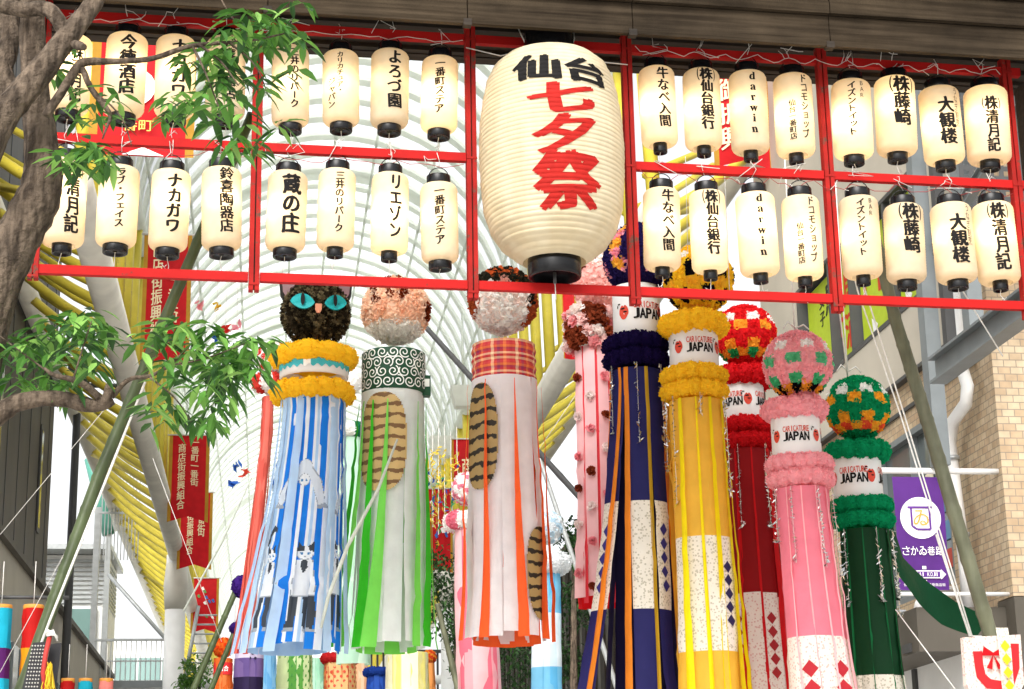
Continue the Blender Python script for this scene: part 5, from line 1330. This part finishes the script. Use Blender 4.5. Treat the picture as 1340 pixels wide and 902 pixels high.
# its gold characters near the hem
p = atS(170, 164, 21.95); mb = MB(); kk = mpp(p)
put_text(mb, row('一番町', 0, 0, 62 * kk, 15 * kk)[1:], lambda x, y: p + AU * x + Vector((0, 0, y)), G1, 'paint', step=None, bold=.01); mb.smooth = False; mb.build('lettering', 'paint', t)
banner('large red banner close behind the upper right lanterns', 24, 928, 1008, 92, 222, [('御', .30, .1, .34, .4, TW), ('振', .3, .36, .6, .4, TW), ('興', .3, .62, .86, .4, TW)], notch=True)
banner('red banner with gold lettering left of the white tartan topped tube', 44, 591, 622, 575, 655, [('商店', .6, .3, .95, .4, TW)], notch=False)
banner('red banner low behind the pale pink streamer', 47, 556, 592, 640, 750, [], extra=cranes)
banner('narrow red banner strip right of the calico head', 30, 735, 752, 375, 470, [], notch=False)

# purple banner on the brick building
pb = thing('shop_banner', 'purple banner with a white disc on the brick wall', 'banner', atS(1203, 623, 17.0))
s_ = 17.0; tl, tr_ = atS(1167, 624, s_), atS(1231, 621, s_); bw = (tr_ - tl).dot(AU); bh = tl.z - atS(1178, 772, s_).z
def PB(x, y, off=0): return tl + AU * x + Vector((0, 0, -y)) - AS * (off + .02 * sin(y * 4))
mb = MB(); mb.grid(lambda a, b: PB(a * bw, b * bh), 6, 14, C_('5e2f86'), 'cloth'); cl = mb.build('cloth', 'cloth', pb)
mb = MB(); cx, cy, r_ = bw * .5, bh * .37, bw * .41
mb.add([PB(cx + r_ * cos(k * pi / 18), cy + r_ * sin(k * pi / 18), .008) for k in range(36)], [tuple(range(36))], W, 'paint')
pur = C_('5e2f86')
def bar2(x0, y0, x1, y1, w_, col, o_=.014):
    dx, dy = x1 - x0, y1 - y0; l_ = sqrt(dx * dx + dy * dy); nx, ny = -dy / l_ * w_, dx / l_ * w_
    mb.add([PB(x0 + nx, y0 + ny, o_), PB(x1 + nx, y1 + ny, o_), PB(x1 - nx, y1 - ny, o_), PB(x0 - nx, y0 - ny, o_)], [(0, 1, 2, 3)], col, 'paint')
u = r_
for a, b in (((-.62, -.5), (.62, -.5)), ((-.45, -.5), (-.45, .4)), ((.45, -.62), (.45, .56)), ((-.45, .4), (-.2, .56)), ((-.2, .56), (.45, .56))): bar2(cx + a[0] * u, cy + a[1] * u, cx + b[0] * u, cy + b[1] * u, .05 * u, pur)
put_text(mb, [('ゐ', 0, 0, .75 * u, .75 * u, 'fit')], lambda x, y: PB(cx + x, cy - y, .018), C_('d59a3a'), 'paint', step=None, bold=-.01)
put_text(mb, row('さかゐ巷路', 0, 0, bw * .84, bw * .17), lambda x, y: PB(bw * .5 + x, bh * .66 - y, .014), W, 'paint', step=None, bold=.0)
yb = bh * .865; bar2(bw * .16, yb, bw * .84, yb, bw * .075, W); bar2(bw * .18, yb, bw * .82, yb, bw * .055, pur, .018)
for s in (-1, 1): mb.add([PB(bw * (.5 + s * .34), yb - bw * .1, .016), PB(bw * (.5 + s * .44), yb, .016), PB(bw * (.5 + s * .34), yb + bw * .1, .016)], [(0, 1, 2)], W, 'paint')
bar2(bw * .47, yb - bw * .13, bw * .55, yb - bw * .13, bw * .03, W); bar2(bw * .47, yb + bw * .13, bw * .55, yb + bw * .13, bw * .02, W)
put_text(mb, row('SAKAI KOJI', 0, 0, bw * .56, bw * .08), lambda x, y: PB(bw * .5 + x, yb - y, .024), W, 'paint', step=None, bold=.0)
put_text(mb, row('仙台市一番町一番街商店街', 0, 0, bw * .84, bw * .06), lambda x, y: PB(bw * .5 + x, bh * .955 - y, .014), W, 'paint', step=None, bold=.0)
mb.smooth = False; mb.build('printed_lettering', 'paint', cl)
mb = MB(); z = tl.z + .05; a = tl + Vector((0, 0, .06)) - AU * .1; mb.tube([a, a + AU * (U0 - a.dot(AU))], .03, 8, m='white'); mb.build('bracket_arm', 'white', pb); mb = MB()
b_ = tl - Vector((0, 0, bh + .04)); mb.tube([b_, b_ + AU * (U0 - b_.dot(AU))], .02, 8, m='white'); mb.build('bracket_arm', 'white', pb)
# dome camera under the lower window
p = atU(1211, 797, U0 - .35); dc = thing('dome_camera', 'white security dome camera below the purple banner', 'security camera', p); kk = mpp(p)
mb = MB(); mb.lathe(p, [(.01, 16 * kk), (9 * kk, 15 * kk), (13 * kk, 9 * kk), (15 * kk, 2 * kk), (14 * kk, 0), (10 * kk, -1 * kk)], 24, m='white'); mb.build('housing', 'white', dc)
mb = MB(); mb.lathe(p, [(9.5 * kk, -1 * kk), (9 * kk, -6 * kk), (6 * kk, -10 * kk), (.01, -12 * kk)], 20, m='black'); mb.build('lens_dome', 'black', dc)
mb = MB(); mb.tube([p + Vector((0, 0, 13 * kk)), p + Vector((0, 0, 26 * kk)), p + Vector((0, 0, 26 * kk)) + AU * .35], .035, 8, m='white'); mb.build('arm', 'white', dc)

# paper bag ornament at lower right
YB = 11.6
p = at(1296, 868, YB); kk = mpp(p); bg_ = thing('paper_bag_ornament', 'floral pink paper bag ornament with red rim and bow at lower right', 'ornament', p)
fl_ = lambda x, y, d=0: p + Vector((x * kk, -.06 - d, y * kk))
mb = MB(); o1 = [(-40, 32), (40, 36), (39, -28), (30, -42), (-30, -44), (-41, -30)]
mb.add([fl_(x, y) for x, y in o1] + [fl_(x, y, -.05) for x, y in o1], [(5, 4, 3, 2, 1, 0), (6, 7, 8, 9, 10, 11)] + [(j, (j + 1) % 6, 6 + (j + 1) % 6, 6 + j) for j in range(6)], m='floral_pink'); mb.smooth = False; mb.build('bag_body', 'floral_pink', bg_)
mb = MB(); P1 = [(-29 + 0 * a, 12) for a in (0,)]; outer = [(-29, 14)] + [(-29 + 4 * (1 - cos(a)) + 31 * 0, 14 - 44 * a / 1.57) for a in (.8, 1.2)] + [(-14, -34), (6, -36), (24, -30), (34, -8), (36, 24)]
inner = [(-16, 14), (-16, -2), (-14, -16), (-7, -22), (6, -24), (16, -19), (22, -6), (24, 24)]
vs = [fl_(x, y, .006) for x, y in outer[:8]] + [fl_(x, y, .006) for x, y in inner]
n_ = min(len(outer[:8]), 8); mb.add(vs, [(j, j + 1, n_ + j + 1, n_ + j) for j in range(n_ - 1)], C_('cc1f25'), 'paint'); mb.smooth = False; mb.build('red_rim', 'paint', bg_)
mb = MB()
for s in (-1, 1):
    mb.add([fl_(-2, 12, .02), fl_(-2 + s * 14, 20, .035), fl_(-2 + s * 16, 8, .02), fl_(-2, 8, .02)], [(0, 1, 2, 3)], C_('c81a22'), 'strip'); mb.add([fl_(-2, 10, .016), fl_(-2 + s * 4, -10, .03), fl_(-2 + s * 11, -8, .02)], [(0, 1, 2)], C_('b5161d'), 'strip')
mb.build('bow', 'strip', bg_)
mb = MB(); mb.grid(lambda a, b: fl_(12 + (a - .5) * 17 + 3 * b, 44 - 96 * b, .03 + .01 * sin(b * 6)), 3, 10, (1, 1, 1), 'floral')
for j in range(4):
    y = 20 - 17 * j; x = 13 + 2.2 * (j * .2); mb.add([fl_(x, y + 8, .046), fl_(x + 6.5, y, .046), fl_(x, y - 8, .046), fl_(x - 6.5, y, .046)], [(0, 1, 2, 3)], C_('edc31c'), 'paint')
mb.build('diamond_strip', 'floral', bg_)
mb = MB(); mb.tube([fl_(-10, 34, -.05), at(1269, 832, YB), at(1225, 700, YB + .3)], .008, 6, m='rope'); mb.build('hanging_rope', 'rope', bg_)

MT['strapgrey'] = mat('grey_strap', (.5, .53, .46), .7, .1, 20)
# bamboo poles
def bamboo(label, pts, r, mt, name='bamboo_pole'):
    a, b = pts[0], pts[-1]; L = (a - b).length; mb = MB(); path = []; rad = []; n = int(L / .045)
    def P(t):
        f = t * (len(pts) - 1); i = min(len(pts) - 2, int(f)); return pts[i].lerp(pts[i + 1], f - i)
    node = .38
    for i in range(n + 1):
        t = i / n; d = (t * L) % node; path.append(P(t)); rad.append(r * (.72 + .28 * t) * (1.10 if d < .045 else 1.0))
    mb.tube(path, rad, 14, m=mt); return tag(mb.build(name, mt, loc=b), label, 'bamboo pole', 'leaning bamboo poles')
def to_ground(p, q):
    t = p.z / (p.z - q.z); return p + (q - p) * t
a, b = at(330, 150, 11.6), at(129, 624, 11.6); b2 = at(66, 800, 11.5)
bamboo('thick green bamboo pole leaning across the left of the frame', [a, at(225, 396, 11.6), b, b2, to_ground(b, b2)], .046, 'bamboo')
a, b = at(1146, 330, 11.8), at(1216, 560, 11.8); b2 = at(1296, 831, 11.8)
bamboo('greyish bamboo pole leaning past the purple banner', [at(1130, 250, 11.8), at(1172, 420, 11.8), b, b2, to_ground(b, b2)], .055, 'bamboo_dry')
a, b = at(552, 420, 17), at(640, 545, 17)
for lab, x0, y0, x1, y1, Y, r, mt in (('thin dark pole with a teal joint crossing behind the tabby head', 545, 415, 640, 520, 18, .035, 'darksteel'), ('slim bamboo leaning below the small orange ball', 310, 770, 252, 905, 24, .05, 'bamboo'), ('slim green bamboo beside the purple ball', 318, 800, 275, 905, 25, .045, 'bamboo'), ('slim pole leaning by the bushes behind the pink tube', 572, 790, 600, 905, 26, .05, 'bamboo_dry'), ('pair of thin slanting poles right of the light blue streamer', 706, 600, 770, 790, 24, .04, 'galv')):
    a, b = at(x0, y0, Y), at(x1, y1, Y); e = to_ground(a, b); bamboo(lab, [a, b, e], r, mt)
# long pale pole and ropes
def rope(label, pts, r, name='rope', cat='rope', mt='rope', grp=None):
    mb = MB(); mb.tube(pts, r, 7, m=mt); return tag(mb.build(name, mt, loc=pts[-1]), label, cat, grp)
rope('white plastic pole tied along the green bamboo', [at(190, 500, 11.4), at(66, 810, 11.4), at(30, 905, 11.4)], .008, 'pole', 'pole')
rope('pair of white guy ropes beside the greyish bamboo, left strand', [at(1113, 340, 11.5), at(1122, 380, 11.5), at(1178, 542, 11.5), at(1269, 833, 11.5)], .0055, grp='ropes at right')
rope('pair of white guy ropes beside the greyish bamboo, right strand', [at(1124, 340, 11.55), at(1132, 380, 11.55), at(1183, 542, 11.5), at(1272, 833, 11.5)], .0055, grp='ropes at right')
rope('thin white rope running down right below the dome camera', [at(1172, 798, 12.4), at(1252, 905, 11.8)], .004, grp='ropes at right')
rope('thin white cord slanting across the steel girder', [at(1258, 378, 11.2), at(1312, 466, 11.6)], .005, grp='ropes at right')
rope('thin cord hanging above the green streamer ball', [at(1097, 395, 12.5), at(1109, 492, 13.3)], .006, grp='ropes at right')
rope('pale grey cloth strap slanting across the blue and green tubes', [at(520, 575, 13.0), at(495, 640, 13.0), at(455, 715, 13.0), at(430, 780, 13.0), at(420, 822, 13.0)], [.008, .012, .014, .014, .01], 'cloth_strap', 'strap', 'strapgrey')
rope('grey blue cloth strap slanting behind the blue tube', [at(330, 624, 15), at(290, 710, 15), at(240, 800, 15)], [.006, .009, .007], 'cloth_strap', 'strap', 'strapgrey')
for lab, p0, p1, Y in (('thin wire slanting over the left cladding', (0, 700), (150, 520), 14), ('thin wire crossing low at the left', (0, 880), (130, 640), 14), ('thin wire past the red banners at left', (200, 600), (290, 840), 18), ('thin wire from the calico tube to the pink streamer', (704, 590), (765, 500), 16), ('vertical white cord right of the yellow lanterns', (948, 220), (955, 390), 12.4), ('vertical white cord beside the first right lanterns', (897, 205), (900, 330), 12.4)):
    rope(lab, [at(*p0, Y), at(*p1, Y)], .0026, 'wire', 'wire', 'wire', 'thin wires')

# black sandal ornament at lower left
p = at(56, 868, 11.2); kk = mpp(p); so_ = thing('sandal_ornament', 'black woven sandal ornament with a red strap and yellow tassel', 'ornament', p)
mb = MB()
q2 = lambda x, y, d: p + Vector((x * kk, d, y * kk))
for (x0, x1, sk, d) in ((-16, 4, 14, -.02), (6, 20, 10, .05)):
    pts = [(x0 + sk * .2, 26), (x1 + sk * .2, 28), (x1 - sk * .3, -40), (x0 - sk * .6, -34)]
    vs = [q2(x, y, d) for x, y in pts] + [q2(x, y, d + .03) for x, y in pts]
    mb.add(vs, [(3, 2, 1, 0), (4, 5, 6, 7)] + [(j, (j + 1) % 4, 4 + (j + 1) % 4, 4 + j) for j in range(4)], m='rubber')
mb.smooth = False; sl_ = mb.build('sole', 'rubber', so_)
mb = MB()
for i in range(12):
    for j in range(5):
        x = -14 + 3.6 * j - i * .5; y = 22 - 4.8 * i; mb.add([q2(x, y + 1.2, -.024), q2(x + 1.3, y, -.024), q2(x, y - 1.2, -.024), q2(x - 1.3, y, -.024)], [(0, 1, 2, 3)], C_('b9b6b0'), 'paint')
mb.smooth = False; mb.build('dot_pattern', 'paint', sl_)
mb = MB(); mb.tube([q2(8, 34, -.05), q2(4, 10, -.07), q2(2, -14, -.07), q2(6, -40, -.05)], .014, 8, C_('b53a34'), 'paint'); mb.build('strap', 'paint', so_)
mb = MB()
for _ in range(40):
    a = q2(10 + rv(3), -4 + rv(4), -.06 + rv(.02)); mb.tube([a, a + Vector((rv(.03), rv(.02), -.12)), a + Vector((.02 + rv(.05), rv(.03), -.22))], .003, 4, C_('d9b52a'), 'paint')
mb.build('tassel', 'paint', so_)
mb = MB()
for i in range(5): mb.tube([q2(4, 34 + 2 * i, -.06), q2(12, 38 + rv(4), -.08), q2(18, 30 + rv(6), -.06)], .006, 5, m='rope')
mb.build('rope_knot', 'rope', so_)

# paper ornaments dangling in the bamboo leaves and gold strings in the centre
for lab, x, y, col, Y in (('small pink paper crane hanging in the leaves, upper', 260, 398, 'f0a0a8', 12), ('small yellow paper crane hanging in the leaves', 284, 400, 'f0c821', 12), ('small blue paper ornament in the leaves', 283, 442, '1f4fb0', 12), ('small red paper ornament in the leaves', 295, 430, 'd8281f', 12), ('small pink paper crane hanging in the leaves, right', 310, 424, 'f2a2b0', 12), ('little blue paper charm dangling by the red banners', 310, 612, '2f62b0', 18), ('little red paper charm dangling by the red banners', 318, 620, 'c8402c', 18), ('lowest blue paper charm dangling by the red banners', 304, 630, '2a58a8', 18)):
    p = at(x, y, Y); kk = mpp(p); mb = MB()
    for _ in range(5):
        d = Vector((rv(1), rv(1), rv(1))).normalized(); e = d.orthogonal().normalized(); c_ = p + Vector((rv(4), rv(4), rv(6))) * kk
        mb.add([c_ - d * 8 * kk, c_ + e * 4 * kk, c_ + d * 8 * kk, c_ - e * 4 * kk], [(0, 1, 2, 3)], C_(col), 'strip')
    mb.tube([p, p + Vector((0, 0, .25))], .002, 4, m='wire'); mb.smooth = False
    tag(mb.build('paper_charm', 'strip', loc=p), lab, 'paper charm', 'paper charms hanging from threads')
for i, (x, y0, y1, lab) in enumerate(((566, 590, 690, 'gold and blue origami string, leftmost of the bunch'), (574, 585, 700, 'gold and blue origami string, second from left'), (582, 590, 680, 'gold and blue origami string, third from left'), (590, 600, 690, 'gold and blue origami string, fourth from left'), (559, 600, 640, 'short gold origami string beside the green tube'), (598, 592, 640, 'short gold origami string beside the red banner'))):
    a = at(x, y0, 20); b = at(x + rv(3), y1, 20); kk = mpp(a); mb = MB(); mb.tube([a + Vector((0, 0, .3)), a, b], .004, 5, m='wire'); n = int((y1 - y0) / 2.2)
    for j in range(n):
        c_ = a.lerp(b, j / n) + Vector((rv(2.5), rv(2.5), 0)) * kk; col = random.choice(['c9a63a', 'd9bd5a', '2c4fa0', 'b8962c', '8a7a34', '3a8a5a']) if j > n * .35 else 'd8bf3f'
        d = Vector((rv(1), rv(1), rv(1) - 1)).normalized(); e = d.orthogonal().normalized(); mb.add([c_ - d * 4 * kk, c_ + e * 2 * kk, c_ + d * 5 * kk, c_ - e * 2 * kk], [(0, 1, 2, 3)], C_(col), 'strip')
    mb.smooth = False; tag(mb.build('origami_string', 'strip', loc=b), lab, 'paper charm', 'origami strings in the centre')

# ------------------------------------------------------------------ street tree in front of the gate, left
YT = 8.2
TR = thing('street_tree', 'street tree with a forked grey trunk and drooping green leaves at left', 'tree', Vector((at(-25, 600, YT).x, YT, 0)))
def limb(pts, mb, yoff=None):
    P = []; Rr = []
    for i, (x, y, r, *d) in enumerate(pts):
        p = at(x, y, YT + (d[0] if d else 0)); P.append(p); Rr.append(r * mpp(p))
    # smooth the path
    for _ in range(2):
        P2, R2 = [P[0]], [Rr[0]]
        for i in range(len(P) - 1):
            P2 += [P[i].lerp(P[i + 1], .25), P[i].lerp(P[i + 1], .75)]; R2 += [Rr[i] * .75 + Rr[i + 1] * .25, Rr[i] * .25 + Rr[i + 1] * .75]
        P2.append(P[-1]); R2.append(Rr[-1]); P, Rr = P2, R2
    mb.tube(P, Rr, 14, m='bark', jit=.07)
mb = MB()
base = BASE[TR.name]
limb([(-70, 1500, 52), (-66, 700, 46), (-40, 470, 40), (-14, 385, 36), (12, 330, 31), (38, 285, 30), (58, 245, 28), (54, 190, 22), (46, 120, 18), (42, 50, 17), (44, -30, 15)], mb)
limb([(-30, 220, 26, -.25), (-8, 165, 22, -.25), (24, 128, 19, -.24), (56, 92, 18, -.22), (86, 50, 15, -.2), (112, 20, 13, -.15), (132, -10, 10, -.1), (150, -60, 9, 0)], mb)
limb([(-20, 2, 9, -.1), (12, 10, 10, -.1), (36, 14, 10, -.12), (60, 9, 10, -.15), (76, 24, 10, -.2), (84, 44, 9, -.2)], mb)
limb([(20, -30, 14, .15), (8, 20, 15, .15), (14, 60, 13, .12), (-4, 95, 18, .08), (18, 130, 15, .05)], mb)
limb([(60, 152, 6, -.3), (82, 118, 6, -.32), (102, 86, 6, -.34), (112, 80, 5.5, -.34), (150, 81, 4, -.35), (200, 78, 3.6, -.36), (236, 64, 3.4, -.36), (260, 58, 3, -.36), (330, 54, 1.8, -.36), (372, 44, 1, -.36)], mb)
limb([(108, 90, 4, -.34), (118, 116, 4, -.36), (138, 140, 3.6, -.36), (146, 152, 3, -.36), (140, 166, 1.6, -.36), (134, 182, 1, -.36)], mb)
limb([(96, 58, 6, -.2), (104, 60, 6.5, -.3), (110, 62, 4, -.36)], mb)
limb([(-30, 560, 15, -.2), (-4, 545, 14, -.2), (18, 528, 12, -.2), (48, 521, 11, -.2), (84, 522, 10.5, -.2), (112, 530, 10, -.2), (132, 532, 8, -.2), (148, 524, 6, -.2)], mb)
limb([(132, 532, 8, -.2), (141, 520, 7, -.22), (143, 506, 6, -.24), (142, 502, 4, -.24)], mb)
limb([(134, 526, 5, -.2), (118, 508, 5, -.25), (96, 496, 4, -.28), (70, 492, 3, -.3), (58, 482, 2, -.3)], mb)
limb([(146, 520, 4, -.2), (168, 494, 3, -.22), (196, 494, 2.6, -.25), (224, 478, 2, -.25), (250, 450, 1.4, -.28)], mb)
for tw in ([(260, 58, 2, -.36), (290, 80, 1.4, -.4), (312, 112, .9, -.42)], [(252, 61, 2, -.36), (268, 92, 1.3, -.4), (290, 150, .9, -.42)], [(300, 56, 1.6, -.36), (336, 84, 1, -.36), (352, 128, .7, -.36)], [(330, 54, 1.6, -.36), (300, 20, 1.2, -.3), (280, -20, .8, -.3)],
           [(120, 118, 1.6, -.36), (160, 150, 1, -.36), (172, 190, .7, -.36)], [(224, 478, 1.4, -.25), (270, 470, 1, -.3), (320, 450, .7, -.3)], [(196, 494, 1.4, -.25), (230, 520, 1, -.3), (250, 552, .7, -.3)], [(70, 492, 1.4, -.3), (40, 470, 1, -.3), (0, 440, .7, -.3)], [(96, 496, 1.4, -.28), (110, 450, 1, -.3), (120, 420, .7, -.3)]): limb(tw, mb)
mb.build('trunk', 'bark', TR)
def leaf(mb, b, d, L, w_, col, droop=.3):
    d = d.normalized(); s = d.cross(Vector((rv(.4), rv(.4), 1))); s = s.normalized() if s.length > .05 else Vector((1, 0, 0)); n = s.cross(d).normalized()
    q = b + d * L * .12
    m1 = q + d * L * .33 - Vector((0, 0, L * droop * .10)); m2 = q + d * L * .66 - Vector((0, 0, L * droop * .34)); tp = q + d * L - Vector((0, 0, L * droop * .75))
    f = n * w_ * .30
    mb.add([b, q, m1 - s * w_ * .9 + f, m1, m1 + s * w_ * .9 + f, m2 - s * w_ * .8 + f, m2, m2 + s * w_ * .8 + f, tp],
           [(1, 3, 2), (1, 4, 3), (2, 3, 6, 5), (3, 4, 7, 6), (5, 6, 8), (6, 7, 8)], col, 'leaf')
LC = ['3a6628', '4a7a30', '588c38', '6d9f46', '2f5427', '85b257', '426e2e']
def spray(mb, x, y, d, n=7, spread=1., size=30, down=.35):
    p = at(x, y, YT + d); k = mpp(p)
    for i in range(n):
        a = 2 * pi * i / n + rv(.5); el = rv(.5) - down
        leaf(mb, p + Vector((rv(11), rv(9), rv(9))) * k, Vector((cos(a) * spread, sin(a) * spread * .8, el)), size * k * random.uniform(.8, 1.3), size * k * random.uniform(.14, .215), C_(random.choice(LC)), random.uniform(.1, .6))
mb = MB()
def blob(n, x0, x1, y0, y1, cond=None, d0=-.55, d1=.1, nl=7, size=30, down=.35):
    c_ = 0; n = int(n * 1.2)
    while c_ < n:
        x, y = random.uniform(x0, x1), random.uniform(y0, y1)
        if cond and not cond(x, y): continue
        spray(mb, x, y, random.uniform(d0, d1), nl, 1, size, down); c_ += 1
ell = lambda cx, cy, rx, ry: (lambda x, y: ((x - cx) / rx) ** 2 + ((y - cy) / ry) ** 2 < 1)
blob(15, 250, 410, 10, 130, ell(335, 62, 66, 56)); blob(6, 240, 330, 60, 130, ell(290, 95, 45, 35)); blob(5, 330, 400, 0, 40)
blob(8, 215, 330, 95, 170, ell(290, 130, 45, 40)); blob(4, 330, 372, 110, 200, None, nl=6); blob(3, 290, 320, 150, 190, None, nl=5, down=.7)
blob(6, 215, 250, 120, 165, ell(232, 145, 18, 22), nl=5, size=24)
blob(7, 95, 165, 100, 175, ell(126, 140, 34, 36), nl=5, size=26); blob(7, 74, 140, 165, 220, ell(102, 194, 32, 26), size=27); blob(5, 100, 140, 180, 210, None, nl=6, down=.8, size=26)
blob(5, 60, 90, 30, 150, None, .05, .4, nl=5)
blob(28, -10, 130, 410, 520, ell(62, 462, 78, 46), d0=-.5, d1=.5); blob(10, 30, 140, 400, 450, ell(92, 425, 45, 22), d0=-.2, d1=.5)
blob(24, 180, 350, 420, 520, ell(258, 462, 78, 44)); blob(9, 220, 330, 500, 560, ell(262, 520, 48, 34), down=.7); blob(6, 290, 345, 430, 500, None, down=.5); blob(7, 192, 232, 470, 560, None, nl=6)
blob(5, 310, 372, 440, 470, None, nl=5)
mb.build('crown', 'leaf', TR, smooth=False)

# ------------------------------------------------------------------ bushes and small trees far behind, centre and left
def bush(label, x, y, rx, ry, Y, n, cols, leafpx=7, name='street_bush', trunk=True):
    c = at(x, y, Y); k = mpp(c); t = thing(name, label, 'tree', Vector((c.x, c.y, 0)), 'clipped trees far down the street'); mb = MB()
    cl = [(Vector((rv(1), rv(1), rv(1))), random.uniform(.3, .55)) for _ in range(9)]
    for i in range(n):
        o, r_ = random.choice(cl); d = Vector((random.gauss(0, 1), random.gauss(0, 1), random.gauss(0, 1))).normalized() * r_ * random.random() ** .4
        v = o * .7 + d; p = c + Vector((v.x * rx * k, v.y * rx * k, v.z * ry * k))
        leaf(mb, p, Vector((rv(1), rv(1), rv(1))), leafpx * k, leafpx * k * .28, C_(random.choice(cols)))
    mb.build('crown', 'leaf', t, smooth=False)
    mb = MB(); mb.tube([Vector((c.x, c.y, 0)), Vector((c.x, c.y, c.z * .6)), c + Vector((rv(.1), 0, ry * k * .3))], [.09, .07, .03], 8, m='bark'); mb.build('trunk', 'bark', t)
gd = ['24401e', '2f5226', '3b632d', '1d3419']
bush('bushy green tree between the green and white tubes', 600, 790, 44, 90, 27, 1500, gd)
bush('low green shrub behind the white tube hem', 650, 860, 60, 50, 29, 1000, gd)
bush('dark green tree right of the light blue streamer', 745, 735, 32, 70, 28, 1100, gd)
bush('dark green shrub under the pompom streamer', 750, 840, 50, 60, 29, 1000, gd)
bush('bright green rounded shrub behind the white column', 258, 880, 32, 30, 50, 700, ['5d8a3a', '4b7a30', '71a048'], 6)
